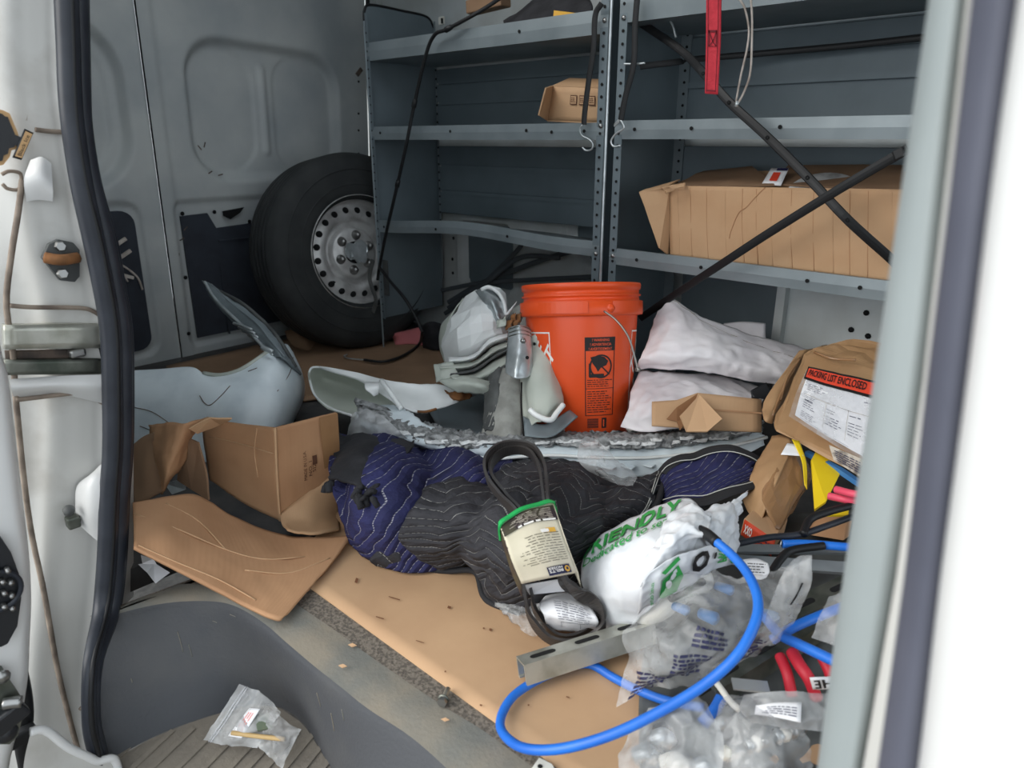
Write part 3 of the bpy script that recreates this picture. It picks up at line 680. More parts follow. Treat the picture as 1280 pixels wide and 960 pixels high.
# ---- loose things on the shelves
t = thing('carton', 'small open brown carton with printed squares on the middle left shelf', 'carton', F_(720, 150, .04))
a0, a1, a2, a3 = F_(684, 151, .05), F_(758, 154, .05), F_(758, 111, .05), F_(690, 108, .05)
bk_ = Vector((.02, .17, 0)); ss = Surf([[a3, a2], [a0, a1]], False); sheet('front', ss, M['card_pale'], t, 6, 6, .004)
poly('side', [a0, a3, a3+bk_, a0+bk_], M['card_pale'], t, .004); poly('back', [a0+bk_, a1+bk_, a2+bk_, a3+bk_], M['card_pale'], t, .004); poly('bottom', [a0, a1, a1+bk_, a0+bk_], M['card_pale'], t, .004)
poly('top_flap', [a3, a2, a2+Vector((0, .07, .025)), a3+Vector((.01, .07, .025))], M['card_pale'], t, .004)
poly('side_flap', [F_(691, 107, .05), F_(684, 151, .05), F_(673, 144, -.01), F_(682, 110, -.01)], M['card_pale'], t, .004)
for k in range(4):
    x0 = .38+.16*k; patch('print_box', ss, (x0, .50), (.12, 0), (0, -.28), M['label_brown'], t, .003, 2); patch('print_gap', ss, (x0+.012, .47), (.096, 0), (0, -.22), M['card_pale'], t, .0036, 2)
    lines('print_mark', ss, (x0+.02, .44), (.08, 0), (0, -.16), 3, M['label_brown'], t, .0042, .5, 3, k)
# long carton
g0, g1, g2, g3 = F_(838, 321, .02), F_(1135, 349, .02), F_(1135, 237, .02), F_(835, 232, .02)
t = thing('long_carton', 'long brown carton lying open on the lowest right shelf, end flaps crushed', 'carton', g0)
g1.z = g0.z; bk_ = Vector((0, .27, 0)); ss = Surf([[g3, g3.lerp(g2, .5), g2], [g0.lerp(g3, .5), (g0+g1+g2+g3)/4+Vector((0, -.008, 0)), g1.lerp(g2, .5)], [g0, g0.lerp(g1, .5), g1]], True, wr(.0025, 8, .001))
sheet('front', ss, M['card_pale'], t, 50, 16, .005); poly('back', [g0+bk_, g1+bk_, g2+bk_+Vector((0, 0, .03)), g3+bk_+Vector((0, 0, .03))], M['card_pale'], t, .005)
poly('bottom', [g0, g1, g1+bk_, g0+bk_], M['card_dull'], t, .005)
tp = [F_(u, v, dy) for u, v, dy in ((838, 234, .03), (900, 232, .05), (968, 232, .08), (940, 209, .26), (880, 214, .26), (850, 228, .12))]
poly('top_flap', tp, M['card_dull'], t, .005, .004, 12, 2)
poly('top_flap', [F_(u, v, dy) for u, v, dy in ((968, 231, .10), (1130, 238, .05), (1130, 207, .26), (985, 207, .26))], M['card_dull'], t, .004, .002, 12, 2)
for k, (du, dv) in enumerate(((0, 0), (5, 3), (9, 6))):
    poly('end_flap', [F_(836+du*.3, 234+dv, .02+.012*k), F_(835+du*.2, 319, .02+.012*k), F_(824+du, 310+dv*.5, -.02+.02*k), F_(799+du*1.6, 241+dv, -.03+.02*k)], M['card_pale'], t, .005, .004, 16, 3, seed=k)
poly('end_roof', [F_(799, 241, -.03), F_(836, 233, .01), F_(850, 225, .10), F_(812, 236, .06)], M['card_pale'], t, .004, .003, 14, 2)
tube('crease', [ss.at(a, b, .0005) for a, b in ((.46, .0), (.42, .12), (.38, .25), (.345, .33), (.31, .55), (.30, .66))], .0013, M['card_brown'], t, 30, 5)
for k in range(13): tube('flute_line', [ss.at(.05+.075*k+.012*sin(k*5), b, .0001) for b in (.02, .4, .7, .98)], .0009, M['card_brown' if k % 3 else 'card_tan'], t, 8, 4)
sheet('torn_edge', Surf([[F_(826, 236, -.012), F_(840, 231, -.01), F_(858, 229, .02)], [F_(832, 243, -.004), F_(842, 238, -.004), F_(856, 233, -.002)]], True, wr(.004, 30, .004)), M['card_tan'], t, 14, 6, .003, jag=.2)
lathe('foam_disc', F_(1030, 238, .10)+Vector((0, 0, -.02)), (.1, -.5, .85), [(0, .02), (.085, .018), (.095, 0), (0, -.01)], M['foam_white'], t, 40)
lb = Surf([[F_(964, 210, .14), F_(986, 210, .14)], [F_(952, 230, .08), F_(976, 232, .08)]], False)
sheet('address_label', lb, M['paper'], t, 4, 4, .001); patch('label_mark', lb, (.3, .3), (.4, 0), (0, .5), M['red_print'], t, .002, 1); patch('label_mark', lb, (.4, .05), (.6, 0), (0, .14), M['navy_print'], t, .002, 1)
# top shelf
o = sheet('black_cloth', Surf([[P(630, 28, y=1.85), P(690, -12, y=1.92), P(735, -6, y=1.85)], [P(632, 34, y=1.78), P(670, 10, y=1.80), P(740, 6, y=1.78)], [P(640, 46, y=1.76), P(690, 40, y=1.76), P(740, 36, y=1.76)]], True, wr(.008, 14)), M['cloth_black'], None, 16, 12, .004)
tag(o, 'rumpled black cloth on the top left shelf', 'cloth')
t = poly('yellow_envelope', [P(693, 13, y=1.745), P(726, 17, y=1.745), P(722, 40, y=1.745), P(690, 40, y=1.745)], M['ochre_print'], None, .004, .002, 14, 2)
tag(t, 'yellow corner of an envelope poking over the top left shelf', 'envelope')
t = box('wood_offcut', P(610, 5, y=1.86), (.16, .05, .04), M['card_dull'], None, Matrix.Rotation(-.05, 3, 'Y'), .004); t.location.z -= 0; tag(t, 'grey strip of timber at the back of the top left shelf', 'board')
# plastic clip at the panel corner
t = box('white_clip', P(552, 26, y=2.02), (.03, .01, .028), M['cream_plastic'], None, bev=.004); tag(t, 'small white plastic clip beside the top of the left shelf panel', 'clip')
box('slot', P(552.5, 26, y=2.012), (.006, .006, .018), M['hole'], t)

# ---- rubber straps and hooks
def hook(par, pts, r=.0028, m='galv', name='hook'): return tube(name, pts, r, M[m], par, 26, 8)
def Y(pts, y): return [P(u, v, y=y) for u, v in pts]
def strap(label, pts, ys, wd=.013, th=.005, cat='strap', group=None, name='rubber_strap', m='rubber_black', n=50):
    q = [P(u, v, y=yy) for (u, v), yy in zip(pts, ys if isinstance(ys, (list, tuple)) else [ys]*len(pts))]
    t = thing(name, label, cat, q[-1], group); tube('band', q, 0, M[m], t, n, prof=[(x, y) for x, y in circ(wd/2, 10, th/2)], up=(.3, -1, 0), smooth=True)
    return t, q
t, q = strap('long black bungee strap hanging in front of the left shelf unit', [(640, -12), (600, 14), (560, 36), (543, 44), (532, 70), (518, 130), (508, 180), (497, 230), (483, 290), (474, 335), (472, 350)], [1.80, 1.72, 1.69, 1.69, 1.69, 1.69, 1.68, 1.68, 1.68, 1.69, 1.69], .012, .012)
for i in (2, 5, 7): lathe('knot', q[i], (q[i]-q[i-1]), [(0, -.02), (.008, -.014), (.009, .01), (0, .02)], M['rubber_black'], t, 10)
t, q = strap('black bungee strap sagging from the left shelf onto the rear cardboard', [(474, 334), (488, 352), (505, 372), (519, 395), (528, 415)], [1.69, 1.68, 1.66, 1.65, 1.64], .012, .012)
q2 = [q[-1]]+[P(u, v, z=z) for u, v, z in ((524, 430, .025), (505, 444, .02), (480, 452, .02), (455, 450, .02))]
tube('band', q2, .006, M['rubber_black'], t, 24, 8); hook(t, [P(u, v, z=.018) for u, v in ((456, 450), (445, 449), (436, 448), (430, 445), (434, 443))])
# chain of torn webbing by the wheel
t, q = strap('frayed black webbing hanging on the post beside the spare wheel', [(466, 325), (462, 345), (465, 360), (470, 375), (466, 390)], 1.685, .02, .006, m='dark_primer')
sh = 'black rubber tarp strap with a steel S-hook, '
t, q = strap(sh+'left of the divider posts', [(752, 4), (744, 20), (742, 60), (736, 100), (731, 140), (730, 156)], 1.70, .016, .006)
hook(t, Y([(728, 156), (725, 162), (728, 170), (736, 174), (741, 180), (739, 187), (732, 188), (728, 184)], 1.695))
t, q = strap(sh+'right of the divider posts', [(797, -8), (794, 30), (792, 80), (782, 120), (776, 150)], [1.69]*5, .016, .006)
hook(t, Y([(768, 156), (775, 150), (780, 160), (770, 167), (764, 176), (767, 183), (776, 182)], 1.69)); hook(t, Y([(768, 158), (774, 152)], 1.69))
t, q = strap('black rubber strap crossing from upper left to lower right over the long carton', [(800, 28), (850, 62), (880, 92), (912, 128), (960, 172), (1010, 222), (1060, 275), (1112, 322), (1122, 333)], [1.80, 1.78, 1.70, 1.66, 1.64, 1.62, 1.62, 1.68, 1.71], .020, .005)
hook(t, [P(u, v, y=1.80) for u, v in ((796, 13), (806, 22), (816, 29))]); hook(t, [P(u, v, y=1.78) for u, v in ((824, 2), (830, 16), (840, 30), (845, 47))], .003)
for k in (2, 3, 4, 5, 6, 7): lathe('eyelet', q[k]+Vector((0, -.004, 0)), (0, -1, 0), [(.002, .001), (.004, .002), (.005, 0)], M['hole'], t, 8)
t, q = strap('black rubber strap rising to the right across the long carton', [(800, 398), (850, 364), (905, 328), (960, 292), (1040, 242), (1090, 212), (1135, 186)], [1.70, 1.66, 1.63, 1.62, 1.61, 1.61, 1.61], .020, .005)
box('buckle', P(1124, 192, y=1.60), (.022, .008, .02), M['rubber_black'], t, Matrix.Rotation(-.5, 3, 'Y'), .003)
t, q = strap('black rubber strap stretched level under the top right shelf', [(800, 83), (850, 77), (868, 74), (960, 66), (1060, 57), (1160, 46), (1270, 34)], [1.72, 1.80, 1.9, 1.98, 2.0, 2.0, 2.0], .016, .006)
hook(t, Y([(780, 80), (795, 80), (806, 79)], 1.70))
t, q = strap('black strap bundle running behind the bucket to the right', [(560, 378), (600, 355), (650, 335), (700, 318), (742, 308)], 2.04, .02, .008, m='strap_grey')
for i, pts in enumerate(([(552, 363), (600, 354), (660, 350), (745, 346)], [(556, 392), (590, 368), (640, 320), (652, 306)], [(560, 385), (612, 350), (650, 322), (700, 322)])):
    tube('band', Y(pts, 2.03-.01*i), 0, M['strap_grey'], t, 30, prof=circ(.009, 10, .004), up=(.3, -1, 0))
# red webbing loop
t = thing('red_webbing_strap', 'red webbing loop with dark stitching hanging above the long carton', 'strap', P(891, 117, y=1.45))
wr_ = Surf([[P(883.5, -150, y=1.45), P(902, -150, y=1.45)], [P(882.5, 30, y=1.45), P(900.5, 30, y=1.45)], [P(882, 70, y=1.45), P(899, 70, y=1.45)], [P(881, 117, y=1.45), P(896.5, 118, y=1.45)]])
sheet('webbing', wr_, M['red_web'], t, 6, 30, .004)
for a in (.14, .84): patch('stitching', wr_, (a, 0), (.04, 0), (0, .98), M['red_stitch'], t, .0015, 12)
for o_, ax, ay in (((.2, .36), (.6, 0), (0, .012)), ((.2, .50), (.6, 0), (0, .012)), ((.2, .36), (.08, 0), (0, .15)), ((.72, .36), (.08, 0), (0, .15)), ((.22, .37), (.08, 0), (.5, .13)), ((.72, .37), (.08, 0), (-.5, .13)), ((.1, .965), (.8, 0), (0, .012))): patch('stitching', wr_, o_, ax, ay, M['red_stitch'], t, .0017, 4)
t = thing('wire_loop', 'thin pale wire loop hanging beside the red webbing', 'wire', P(925, 130, y=1.5))
for pts in ([(918, -8), (930, 8), (936, 35), (934, 60), (926, 95), (920, 128)], [(938, -8), (940, 20), (940, 45), (938, 90), (930, 115), (922, 130)]): tube('wire', Y(pts, 1.5), .0022, M['sealant'], t, 30, 6)
lathe('crimp', P(921, 130, y=1.5), (.3, 0, 1), [(0, -.006), (.004, -.005), (.004, .005), (0, .006)], M['galv'], t, 8)

# ================================================================== SPARE WHEEL
WC = Vector((-2.47, 1.70, .380)); WA = Vector((.98, -.09, .14)).normalized()
t = thing('spare_wheel', 'spare wheel with black tyre and silver steel rim leaning on the rear door', 'wheel', (WC.x, WC.y, 0))
R_o = .385
prof = [(.205, .095), (.215, .112), (.24, .118), (.30, .122), (.345, .116), (.368, .102), (.380, .085)]
for k in range(5):
    h = .066-.033*k; prof += [(R_o, h+.012), (R_o, h+.003), (R_o-.008, h+.002), (R_o-.008, h-.004), (R_o, h-.005)]
prof += [(.380, -.085), (.368, -.102), (.345, -.116), (.30, -.122), (.24, -.118), (.205, -.1)]
lathe('tyre', WC, WA, prof, M['tyre'], t, 96)
for r_ in (.318, .262): lathe('sidewall_ring', WC, WA, [(r_-.003, .1205 if r_ > .3 else .1195), (r_, .124 if r_ > .3 else .1225), (r_+.003, .1205 if r_ > .3 else .1205)], M['tyre'], t, 80)
rimp = [(.220, .118), (.226, .110), (.220, .100), (.212, .096), (.205, .085), (.200, .060), (.192, .040), (.186, .036), (.170, .050), (.150, .056), (.132, .050), (.126, .030), (.120, .018), (.108, .014), (.102, .020), (.098, .040), (.090, .046), (0, .048)]
rim_ = lathe('rim', WC, WA, rimp, M['wheel_steel'], t, 80)
lathe('rim_barrel', WC, WA, [(.205, .09), (.205, -.1), (0, -.1)], M['dark_primer'], t, 48)
wr2, wu2, wn2 = frame(WA)
for k in range(20):
    a = 2*pi*k/20+.1; c = WC+(wr2*cos(a)+wu2*sin(a))*.168+wn2*.0512
    tlt = (wn2+(wr2*cos(a)+wu2*sin(a))*.25)
    lathe('vent_hole', c, tlt, [(0, .0015), (.0125, .0015), (.0135, -.002)], M['hole'], rim_, 14)
for k in range(6):
    a = 2*pi*k/6+.30; c = WC+(wr2*cos(a)+wu2*sin(a))*.070+wn2*.046
    n_ = lathe('lug_nut', c, wn2, [(.020, 0), (.019, .004), (.0115, .006), (.0115, .020), (.008, .027), (0, .028)], M['bolt_steel'], t, 12)
cap = []
for k in range(28):
    a = 2*pi*k/28; r_ = .052-.018*max(0, cos(3*a+.9))**2-(.022 if 3.6 < a < 5.0 else 0)*(.6+.4*sin(9*a)); cap.append(WC+(wr2*cos(a)+wu2*sin(a))*r_+wn2*.066)
poly('hub_cap', cap, M['galv'], t, .012, .001, 30, 1)
lathe('hub_bore', WC, WA, [(0, .050), (.040, .050), (.044, .047)], M['hole'], rim_, 30)
tube('valve_stem', [WC+wr2*-.115+wu2*-.10+wn2*.03, WC+wr2*-.12+wu2*-.105+wn2*.07], .004, M['rubber_black'], t, 6, 8)
# ================================================================== BUCKET
BC = Vector((-1.045, 1.415, .07)); BAX = (Vector((-.03, .0, 1))+FH*.22).normalized()
t = thing('bucket', 'bright orange plastic bucket with black warning print and wire handle', 'bucket', BC)
def bprof(z): return .125+.021*min(z, .31)/.31
HB = .375
pr = [(0, 0), (.120, 0), (.125, .006), (.146, .300), (.146, .301), (.158, .302), (.160, .306), (.160, .335), (.151, .337), (.150, .346), (.155, .347), (.155, .351), (.150, .352), (.150, .362), (.154, .363), (.156, .373), (.154, .378), (.149, .378), (.148, .370), (.143, .30), (.118, .01), (0, .01)]
pr = [(r_, h*1.06) for r_, h in pr]
lathe('body', BC, BAX, pr, M['orange_plastic'], t, 96)
br, bu, bn = frame(BAX); a_c = atan2((CAM-BC).dot(bu), (CAM-BC).dot(br))
def bs(ang, z, off=0, rad=None):             # ang in degrees to the right of the line to the viewer
    a = a_c+radians(ang); r_ = (rad or bprof(z))+off; return BC+(br*cos(a)+bu*sin(a))*r_+bn*z*1.06
_s = 1 if (bs(40, .2)-bs(0, .2)).dot(RT) > 0 else -1
WLs = FnSurf(lambda a, b, off: bs(_s*a, .30-b*.29, off))     # a in degrees, b from the band down to the base
# warning label
WL0 = WLs; WLs = FnSurf(lambda a, b, off: WL0.at(a*1.12+1, .165+(b-.17)*.84, off))
wp_ = patch('warning_panel', WLs, (2, .17), (29, 0), (0, .13), M['black_print'], t, .001, 8)
for k in range(3): text('warning_text', WLs, ('! WARNING', '! ADVERTENCIA', '! AVERTISSEMENT')[k], (5+(6, 3, 1)[k]*.6, .21+.042*k), (22-(6, 2, 0)[k], 0), (0, -.026), M['orange_plastic'], wp_, .0018)
for o_, ax, ay in (((2, .30), (.8, 0), (0, .62)), ((30, .30), (.8, 0), (0, .62)), ((2, .92), (29, 0), (0, .006)), ((2, .66), (29, 0), (0, .005))): patch('label_frame', WLs, o_, ax, ay, M['black_print'], t, .001, 6)
import itertools
ring = []
for k in range(36):
    a0_, a1_ = 2*pi*k/36, 2*pi*(k+1)/36
    f_ = lambda a, r: WLs.at(17+r*11*cos(a), .45+r*.115*sin(a), .0014)
    ring.append(([f_(a0_, .86), f_(a0_, 1), f_(a1_, 1), f_(a1_, .86)], [(0, 1, 2, 3)]))
multi('warning_ring', ring, M['black_print'], t)
pic = [(7, .36), (14, .345), (20, .36), (24, .40), (22, .44), (17, .46), (14, .50), (12, .46), (9, .42)]
mk('pictogram', [WLs.at(a, b, .0016) for a, b in pic], [tuple(range(len(pic)))], M['black_print'], t)
patch('pictogram_bucket', WLs, (6, .52), (14, 0), (0, .035), M['black_print'], t, .0014, 4); patch('warning_slash', WLs, (9.5, .38), (1.8, 0), (15, .15), M['black_print'], t, .0018, 6); patch('pictogram_bucket', WLs, (5.5, .42), (2, 0), (0, .13), M['black_print'], t, .0014, 4)
lines('small_print', WLs, (4, .57), (25, 0), (0, .08), 4, M['black_print'], t, .0014, .35, 7, 2); lines('small_print', WLs, (4, .68), (25, 0), (0, .22), 10, M['black_print'], t, .0014, .35, 7, 3)
bars('barcode', WLs, (4, .96), (9.5, 0), (0, -.0) if False else (0, .0001), 1, M['black_print'], t)
multi('barcode', [quad(WLs, (4, .955+k*.0085), (11, 0), (0, .004+.002*(k % 3 == 0)), .0014, 2) for k in range(11)], M['black_print'], t)
patch('oval_mark', WLs, (18.5, .95), (5, 0), (0, .10), M['black_print'], t, .0014, 4); patch('oval_mark', WLs, (19.8, .965), (1.2, 0), (0, .07), M['orange_plastic'], t, .002, 3)
# white outlined stencil squares, left and right
WLs = WL0
for sgn, a_r in ((1, -33), (2, 62)):
    w_ = 62; o1 = a_r-w_ if sgn == 1 else a_r
    for o_, ax, ay in (((o1, .12), (w_, 0), (0, .012)), ((o1, .86), (w_, 0), (0, .012)), ((o1, .12), (1.2, 0), (0, .75)), ((o1+w_-1.2, .12), (1.2, 0), (0, .75))): patch('stencil_frame', WLs, o_, ax, ay, M['white_print'], t, .0012, 16)
    for k, tx in enumerate(('THE', 'HOME', 'DEPOT')):
        text('stencil_text', WLs, tx, (o1+8+13*k, .52+.12*k), ((22, 30, 34)[k], -(.30, .40, .45)[k]), (-9, -.10), M['white_print'], t, .0014, .02)
for a0_, a1_ in ((-40, 6), (28, 60)):
    patch('rim_lug', FnSurf(lambda a, b, off: bs(_s*a, .334-b*.026, off, .1605)), (a0_, 0), (a1_-a0_, 0), (0, 1), M['orange_plastic'], t, .003, 10)
lathe('handle_boss', bs(_s*27, .318, .014), bs(_s*27, .318, .05)-bs(_s*27, .318), [(0, .006), (.008, .005), (.011, 0)], M['orange_plastic'], t, 14)
hp = [bs(_s*27, .318, .03), bs(_s*34, .30, .045), bs(_s*50, .25, .05), bs(_s*66, .20, .040), bs(_s*74, .155, .025), bs(_s*76, .13, .02)]
tube('bail_handle', [P(755, 389, y=1.37), P(770, 400, y=1.37), P(785, 420, y=1.37), P(793, 445, y=1.37), P(797, 462, y=1.37)], .0026, M['metal_wire'], t, 24, 8)
lathe('bail_end', P(797, 462, y=1.37), (0, -1, .2), [(.002, .004), (.006, .004), (.006, -.004), (.002, -.004)], M['metal_wire'], t, 12)

# ================================================================== CARDBOARD ON THE FLOOR
def Z(pts): return [P(u, v, z=z) for u, v, z in pts]
def G(rows): return [Z(r) for r in rows]
o = sheet('flat_cardboard', Surf([[Vector((-1.55, 1.25, .006)), Vector((-.02, 1.28, .006))], [Vector((-1.16, .592, .006)), Vector((-.02, .594, .006))]], False, wr(.0012, 6)), M['card_tan'], None, 40, 24, .004)
tag(o, 'large flat sheet of tan cardboard lying along the edge of the van floor', 'cardboard')
multi('stain', [quad(FnSurf(lambda a, b, off: P(a, b, z=.0095)), (u, v), (w_, w_*.3), (-h_*.3, h_)) for u, v, w_, h_ in ((486, 745, 14, 1.2), (560, 757, 4, 3), (612, 785, 3, 3), (604, 784, 2, 2), (470, 770, 10, 1.2), (445, 722, 3, 6), (556, 838, 2, 2), (600, 880, 3, 2), (660, 880, 2, 2), (708, 870, 4, 1.5), (520, 800, 10, 1))], M['dirt_card'], o, kind='stuff')
o = sheet('flat_cardboard', Surf([[Vector((-2.70, 1.0, .008)), Vector((-2.68, 1.62, .008)), Vector((-2.20, 1.98, .008))], [Vector((-2.0, .85, .006)), Vector((-1.95, 1.2, .012)), Vector((-1.45, 1.7, .008))]], True, wr(.006, 4)), M['card_dull'], None, 30, 20, .005)
tag(o, 'dull brown flat cardboard covering the floor in front of the spare wheel', 'cardboard')
o = sheet('crumpled_cardboard', Surf(G([[(356, 414, .05), (375, 407, .09), (392, 404, .10)], [(360, 425, .03), (380, 420, .05), (406, 412, .03)], [(368, 434, .012), (388, 436, .012), (404, 418, .012)]]), True, wr(.004, 20, .004)), M['card_dull'], None, 14, 12, .004)
tag(o, 'small crumpled piece of cardboard lying against the spare tyre', 'cardboard')
o = sheet('pink_rag', Surf(G([[(490, 418, .05), (510, 412, .06), (531, 408, .08)], [(492, 425, .02), (512, 424, .03), (532, 424, .03)], [(494, 430, .012), (514, 430, .012), (530, 432, .012)]]), True, wr(.004, 20)), M['pink_cloth'], None, 10, 8, .004)
tag(o, 'small dusty pink rag at the foot of the left shelf unit', 'rag')
o = sheet('black_sack', Surf(G([[(528, 408, .12), (540, 402, .13), (556, 408, .12)], [(526, 420, .07), (540, 418, .08), (558, 420, .07)], [(530, 434, .012), (542, 438, .012), (560, 436, .012)]]), True, wr(.006, 14)), M['cloth_black'], None, 10, 8, .004)
tag(o, 'black bundle beside the pink rag under the left shelf', 'bundle')
# brown curved flap in front
rows = G([[(166, 628, .16), (205, 621, .15), (240, 618, .13), (262, 628, .10), (290, 645, .075), (345, 665, .04), (390, 670, .035), (439, 669, .030)],
          [(167, 650, .15), (205, 665, .13), (245, 672, .10), (285, 690, .07), (325, 708, .045), (365, 716, .03), (392, 718, .025), (412, 706, .022)],
          [(168, 684, .13), (205, 704, .10), (240, 722, .075), (280, 742, .05), (310, 757, .035), (332, 768, .030), (350, 773, .024), (360, 768, .020)]])
for r in (rows[0], rows[1], rows[2]): pass
fs_ = Surf(rows, True, wr(.0035, 7, .0012)); o = sheet('bent_cardboard', fs_, M['card_brown'], None, 60, 30, .006)
tag(o, 'curved flap of brown cardboard bent over the edge of the step', 'cardboard')
for pts in ([(.0, .35), (.2, .42), (.42, .48), (.6, .40), (.8, .28)], [(.5, .62), (.7, .5), (.95, .35)], [(.15, .1), (.3, .3), (.42, .48)], [(.02, .93), (.2, .90), (.4, .88), (.6, .9)]):
    tube('crease', [fs_.at(a, b, .0003) for a, b in pts], .0016, M['card_pale'], o, 16, 5)
# standing folded carton
t = thing('folded_carton', 'broken brown carton standing on its folded edge with printed right-hand side', 'carton', P(345, 652, z=.03))
ref = P(350, 652, z=.03)
def st_(u, v, dp): return Wp(u, v, ref+FH*dp)
lf = Surf([[st_(252, 524, .16), st_(300, 530, .09), st_(344, 535, 0)], [st_(256, 560, .15), st_(300, 580, .08), st_(346, 590, 0)], [st_(262, 600, .13), st_(305, 630, .06), st_(350, 651, 0)]], True, wr(.003, 9, .001))
sheet('left_side', lf, M['card_brown'], t, 24, 24, .005)
rt = Surf([[st_(344, 535, 0), st_(380, 526, .05), st_(421, 516, .11)], [st_(346, 590, 0), st_(382, 578, .05), st_(424, 566, .11)], [st_(350, 651, 0), st_(385, 638, .045), st_(424, 622, .11)]], True, wr(.003, 9, .0012))
sheet('right_side', rt, M['card_brown'], t, 24, 24, .005)
sheet('bottom_flap', Surf([[rt.at(0, .93), rt.at(.5, .82), rt.at(1, .70)], [st_(352, 654, -.03), st_(388, 650, .0), st_(425, 640, .09)], [st_(360, 662, -.07), st_(395, 666, -.06), st_(424, 662, -.01)]], True, wr(.004, 14, .002)), M['card_pale'], t, 16, 10, .004)
sheet('tape_strip', Surf([[rt.at(.72, .0, .004), rt.at(1, 0, .004)], [rt.at(.74, .35, .004), rt.at(1, .34, .004)], [rt.at(.76, .62, .004), rt.at(1, .60, .004)]]), M['tape_brown'], t, 6, 12, 0)
for k, (a, s_, l_) in enumerate(((.50, 'MADE IN U.S.A.', .32), (.58, 'NO. 1', .16), (.64, 'SIZE', .14))):
    text('carton_print', rt, s_, (a, .68-.03*k), (.0, -l_), (-.05, 0), M['label_brown'], t, .003, 0)
patch('print_mark', rt, (.59, .44), (.07, 0), (0, .10), M['label_brown'], t, .003, 2)
tube('crease', [lf.at(.75, .02, .001), lf.at(.70, .3, .001), lf.at(.74, .6, .001)], .0014, M['card_pale'], t, 12, 5); tube('crease', [lf.at(.1, .26, .001), lf.at(.5, .24, .001), lf.at(.96, .3, .001)], .0014, M['card_pale'], t, 12, 5)
tube('edge_wear', [st_(344, 535, -.003), st_(346, 590, -.003), st_(350, 651, -.003)], .003, M['card_pale'], t, 12, 6)
# crumpled left pieces
t = thing('torn_carton', 'crumpled torn carton pieces leaning in the corner behind the door seal', 'carton', P(230, 620, z=.05))
r2 = P(225, 640, z=.05)
def s2_(u, v, dp): return Wp(u, v, r2+FH*dp)
sheet('crushed_side', Surf([[s2_(185, 531, .10), s2_(215, 528, .06), s2_(232, 529, .04), s2_(262, 522, .10)], [s2_(190, 560, .06), s2_(208, 565, .0), s2_(226, 560, .01), s2_(240, 548, .08)], [s2_(196, 590, .03), s2_(206, 596, -.02), s2_(220, 588, 0), s2_(232, 575, .05)], [s2_(200, 618, 0), s2_(206, 612, -.01), s2_(214, 600, .02), s2_(224, 590, .05)]], True, wr(.004, 20, .003)), M['card_brown'], t, 24, 24, .005)
sheet('left_flap', Surf([[s2_(166, 556, .08), s2_(180, 545, .08), s2_(192, 540, .07)], [s2_(164, 600, .03), s2_(182, 590, .02), s2_(202, 598, .01)], [s2_(168, 630, -.02), s2_(184, 624, -.02), s2_(205, 612, -.01)]], True, wr(.003, 14)), M['card_dull'], t, 12, 14, .005)
poly('inner_flap', [s2_(228, 545, .07), s2_(248, 553, .06), s2_(258, 590, .04), s2_(261, 625, .02), s2_(240, 612, .05), s2_(222, 600, .07)], M['card_dull'], t, .005, .003, 14, 2)
poly('top_fold', [s2_(236, 536, .04), s2_(262, 522, .08), s2_(290, 523, .11), s2_(275, 530, .12), s2_(246, 542, .06)], M['card_pale'], t, .004, .003, 18, 2)
o = poly('loose_paper', Z([(172, 705, .02), (192, 703, .03), (213, 716, .02), (194, 729, .01), (184, 716, .012)]), M['paper'], None, .001, .004, 14, 2); tag(o, 'scrap of white paper beneath the brown flap by the door seal', 'paper')
o = poly('loose_paper', Z([(176, 694, .05), (192, 698, .05), (196, 706, .04), (178, 704, .05)]), M['paper'], None, .001, .003, 14, 2); tag(o, 'tiny torn paper just above the larger white scrap under the flap', 'paper')
o = poly('steel_bracket', Z([(206, 604, .05), (232, 598, .07), (232, 612, .04), (215, 618, .03)]), M['galv'], None, .004); tag(o, 'small bare metal bracket between the torn carton pieces', 'bracket')

# ================================================================== WRECKED BODY PANELS
t = thing('bumper_cover', 'big white curved body panel on the left with scratches and torn grey strut', 'car panel', D(270, 560, 2.0))
W_ = lambda u, v, d: D(u, v, d)
bc = Surf([[W_(140, 464, 2.05), W_(200, 461, 2.02), W_(240, 459, 2.0), W_(262, 470, 1.98), W_(300, 463, 1.98), W_(332, 442, 2.02), W_(356, 430, 2.12), W_(366, 440, 2.25)],
           [W_(140, 480, 2.0), W_(200, 478, 1.97), W_(240, 478, 1.95), W_(268, 482, 1.93), W_(308, 478, 1.93), W_(345, 462, 1.97), W_(372, 462, 2.10), W_(378, 468, 2.26)],
           [W_(140, 510, 1.97), W_(200, 510, 1.94), W_(240, 512, 1.92), W_(270, 512, 1.90), W_(310, 508, 1.90), W_(350, 500, 1.95), W_(374, 496, 2.09), W_(380, 495, 2.24)],
           [W_(140, 590, 1.96), W_(200, 585, 1.93), W_(240, 580, 1.91), W_(270, 575, 1.90), W_(310, 565, 1.90), W_(340, 555, 1.94), W_(358, 540, 2.05), W_(366, 530, 2.2)]], True, wr(.002, 3))
sheet('cover', bc, M['panel_blue'], t, 60, 30, .004)
for pts in ([(.33, .52), (.36, .60), (.40, .62), (.46, .50), (.50, .35)], [(.06, .66), (.12, .70), (.22, .80), (.30, .82)], [(.08, .78), (.18, .84), (.28, .82)], [(.70, .58), (.78, .40), (.86, .18)], [(.60, .12), (.64, .16)]):
    tube('scratch', [bc.at(a, b, .0004) for a, b in pts], .0014, M['grime'], t, 20, 4)
tube('torn_edge', [bc.at(a, 0, .001) for a in (.38, .48, .56, .64, .72, .8)], .006, M['panel_inner'], t, 24, 6)
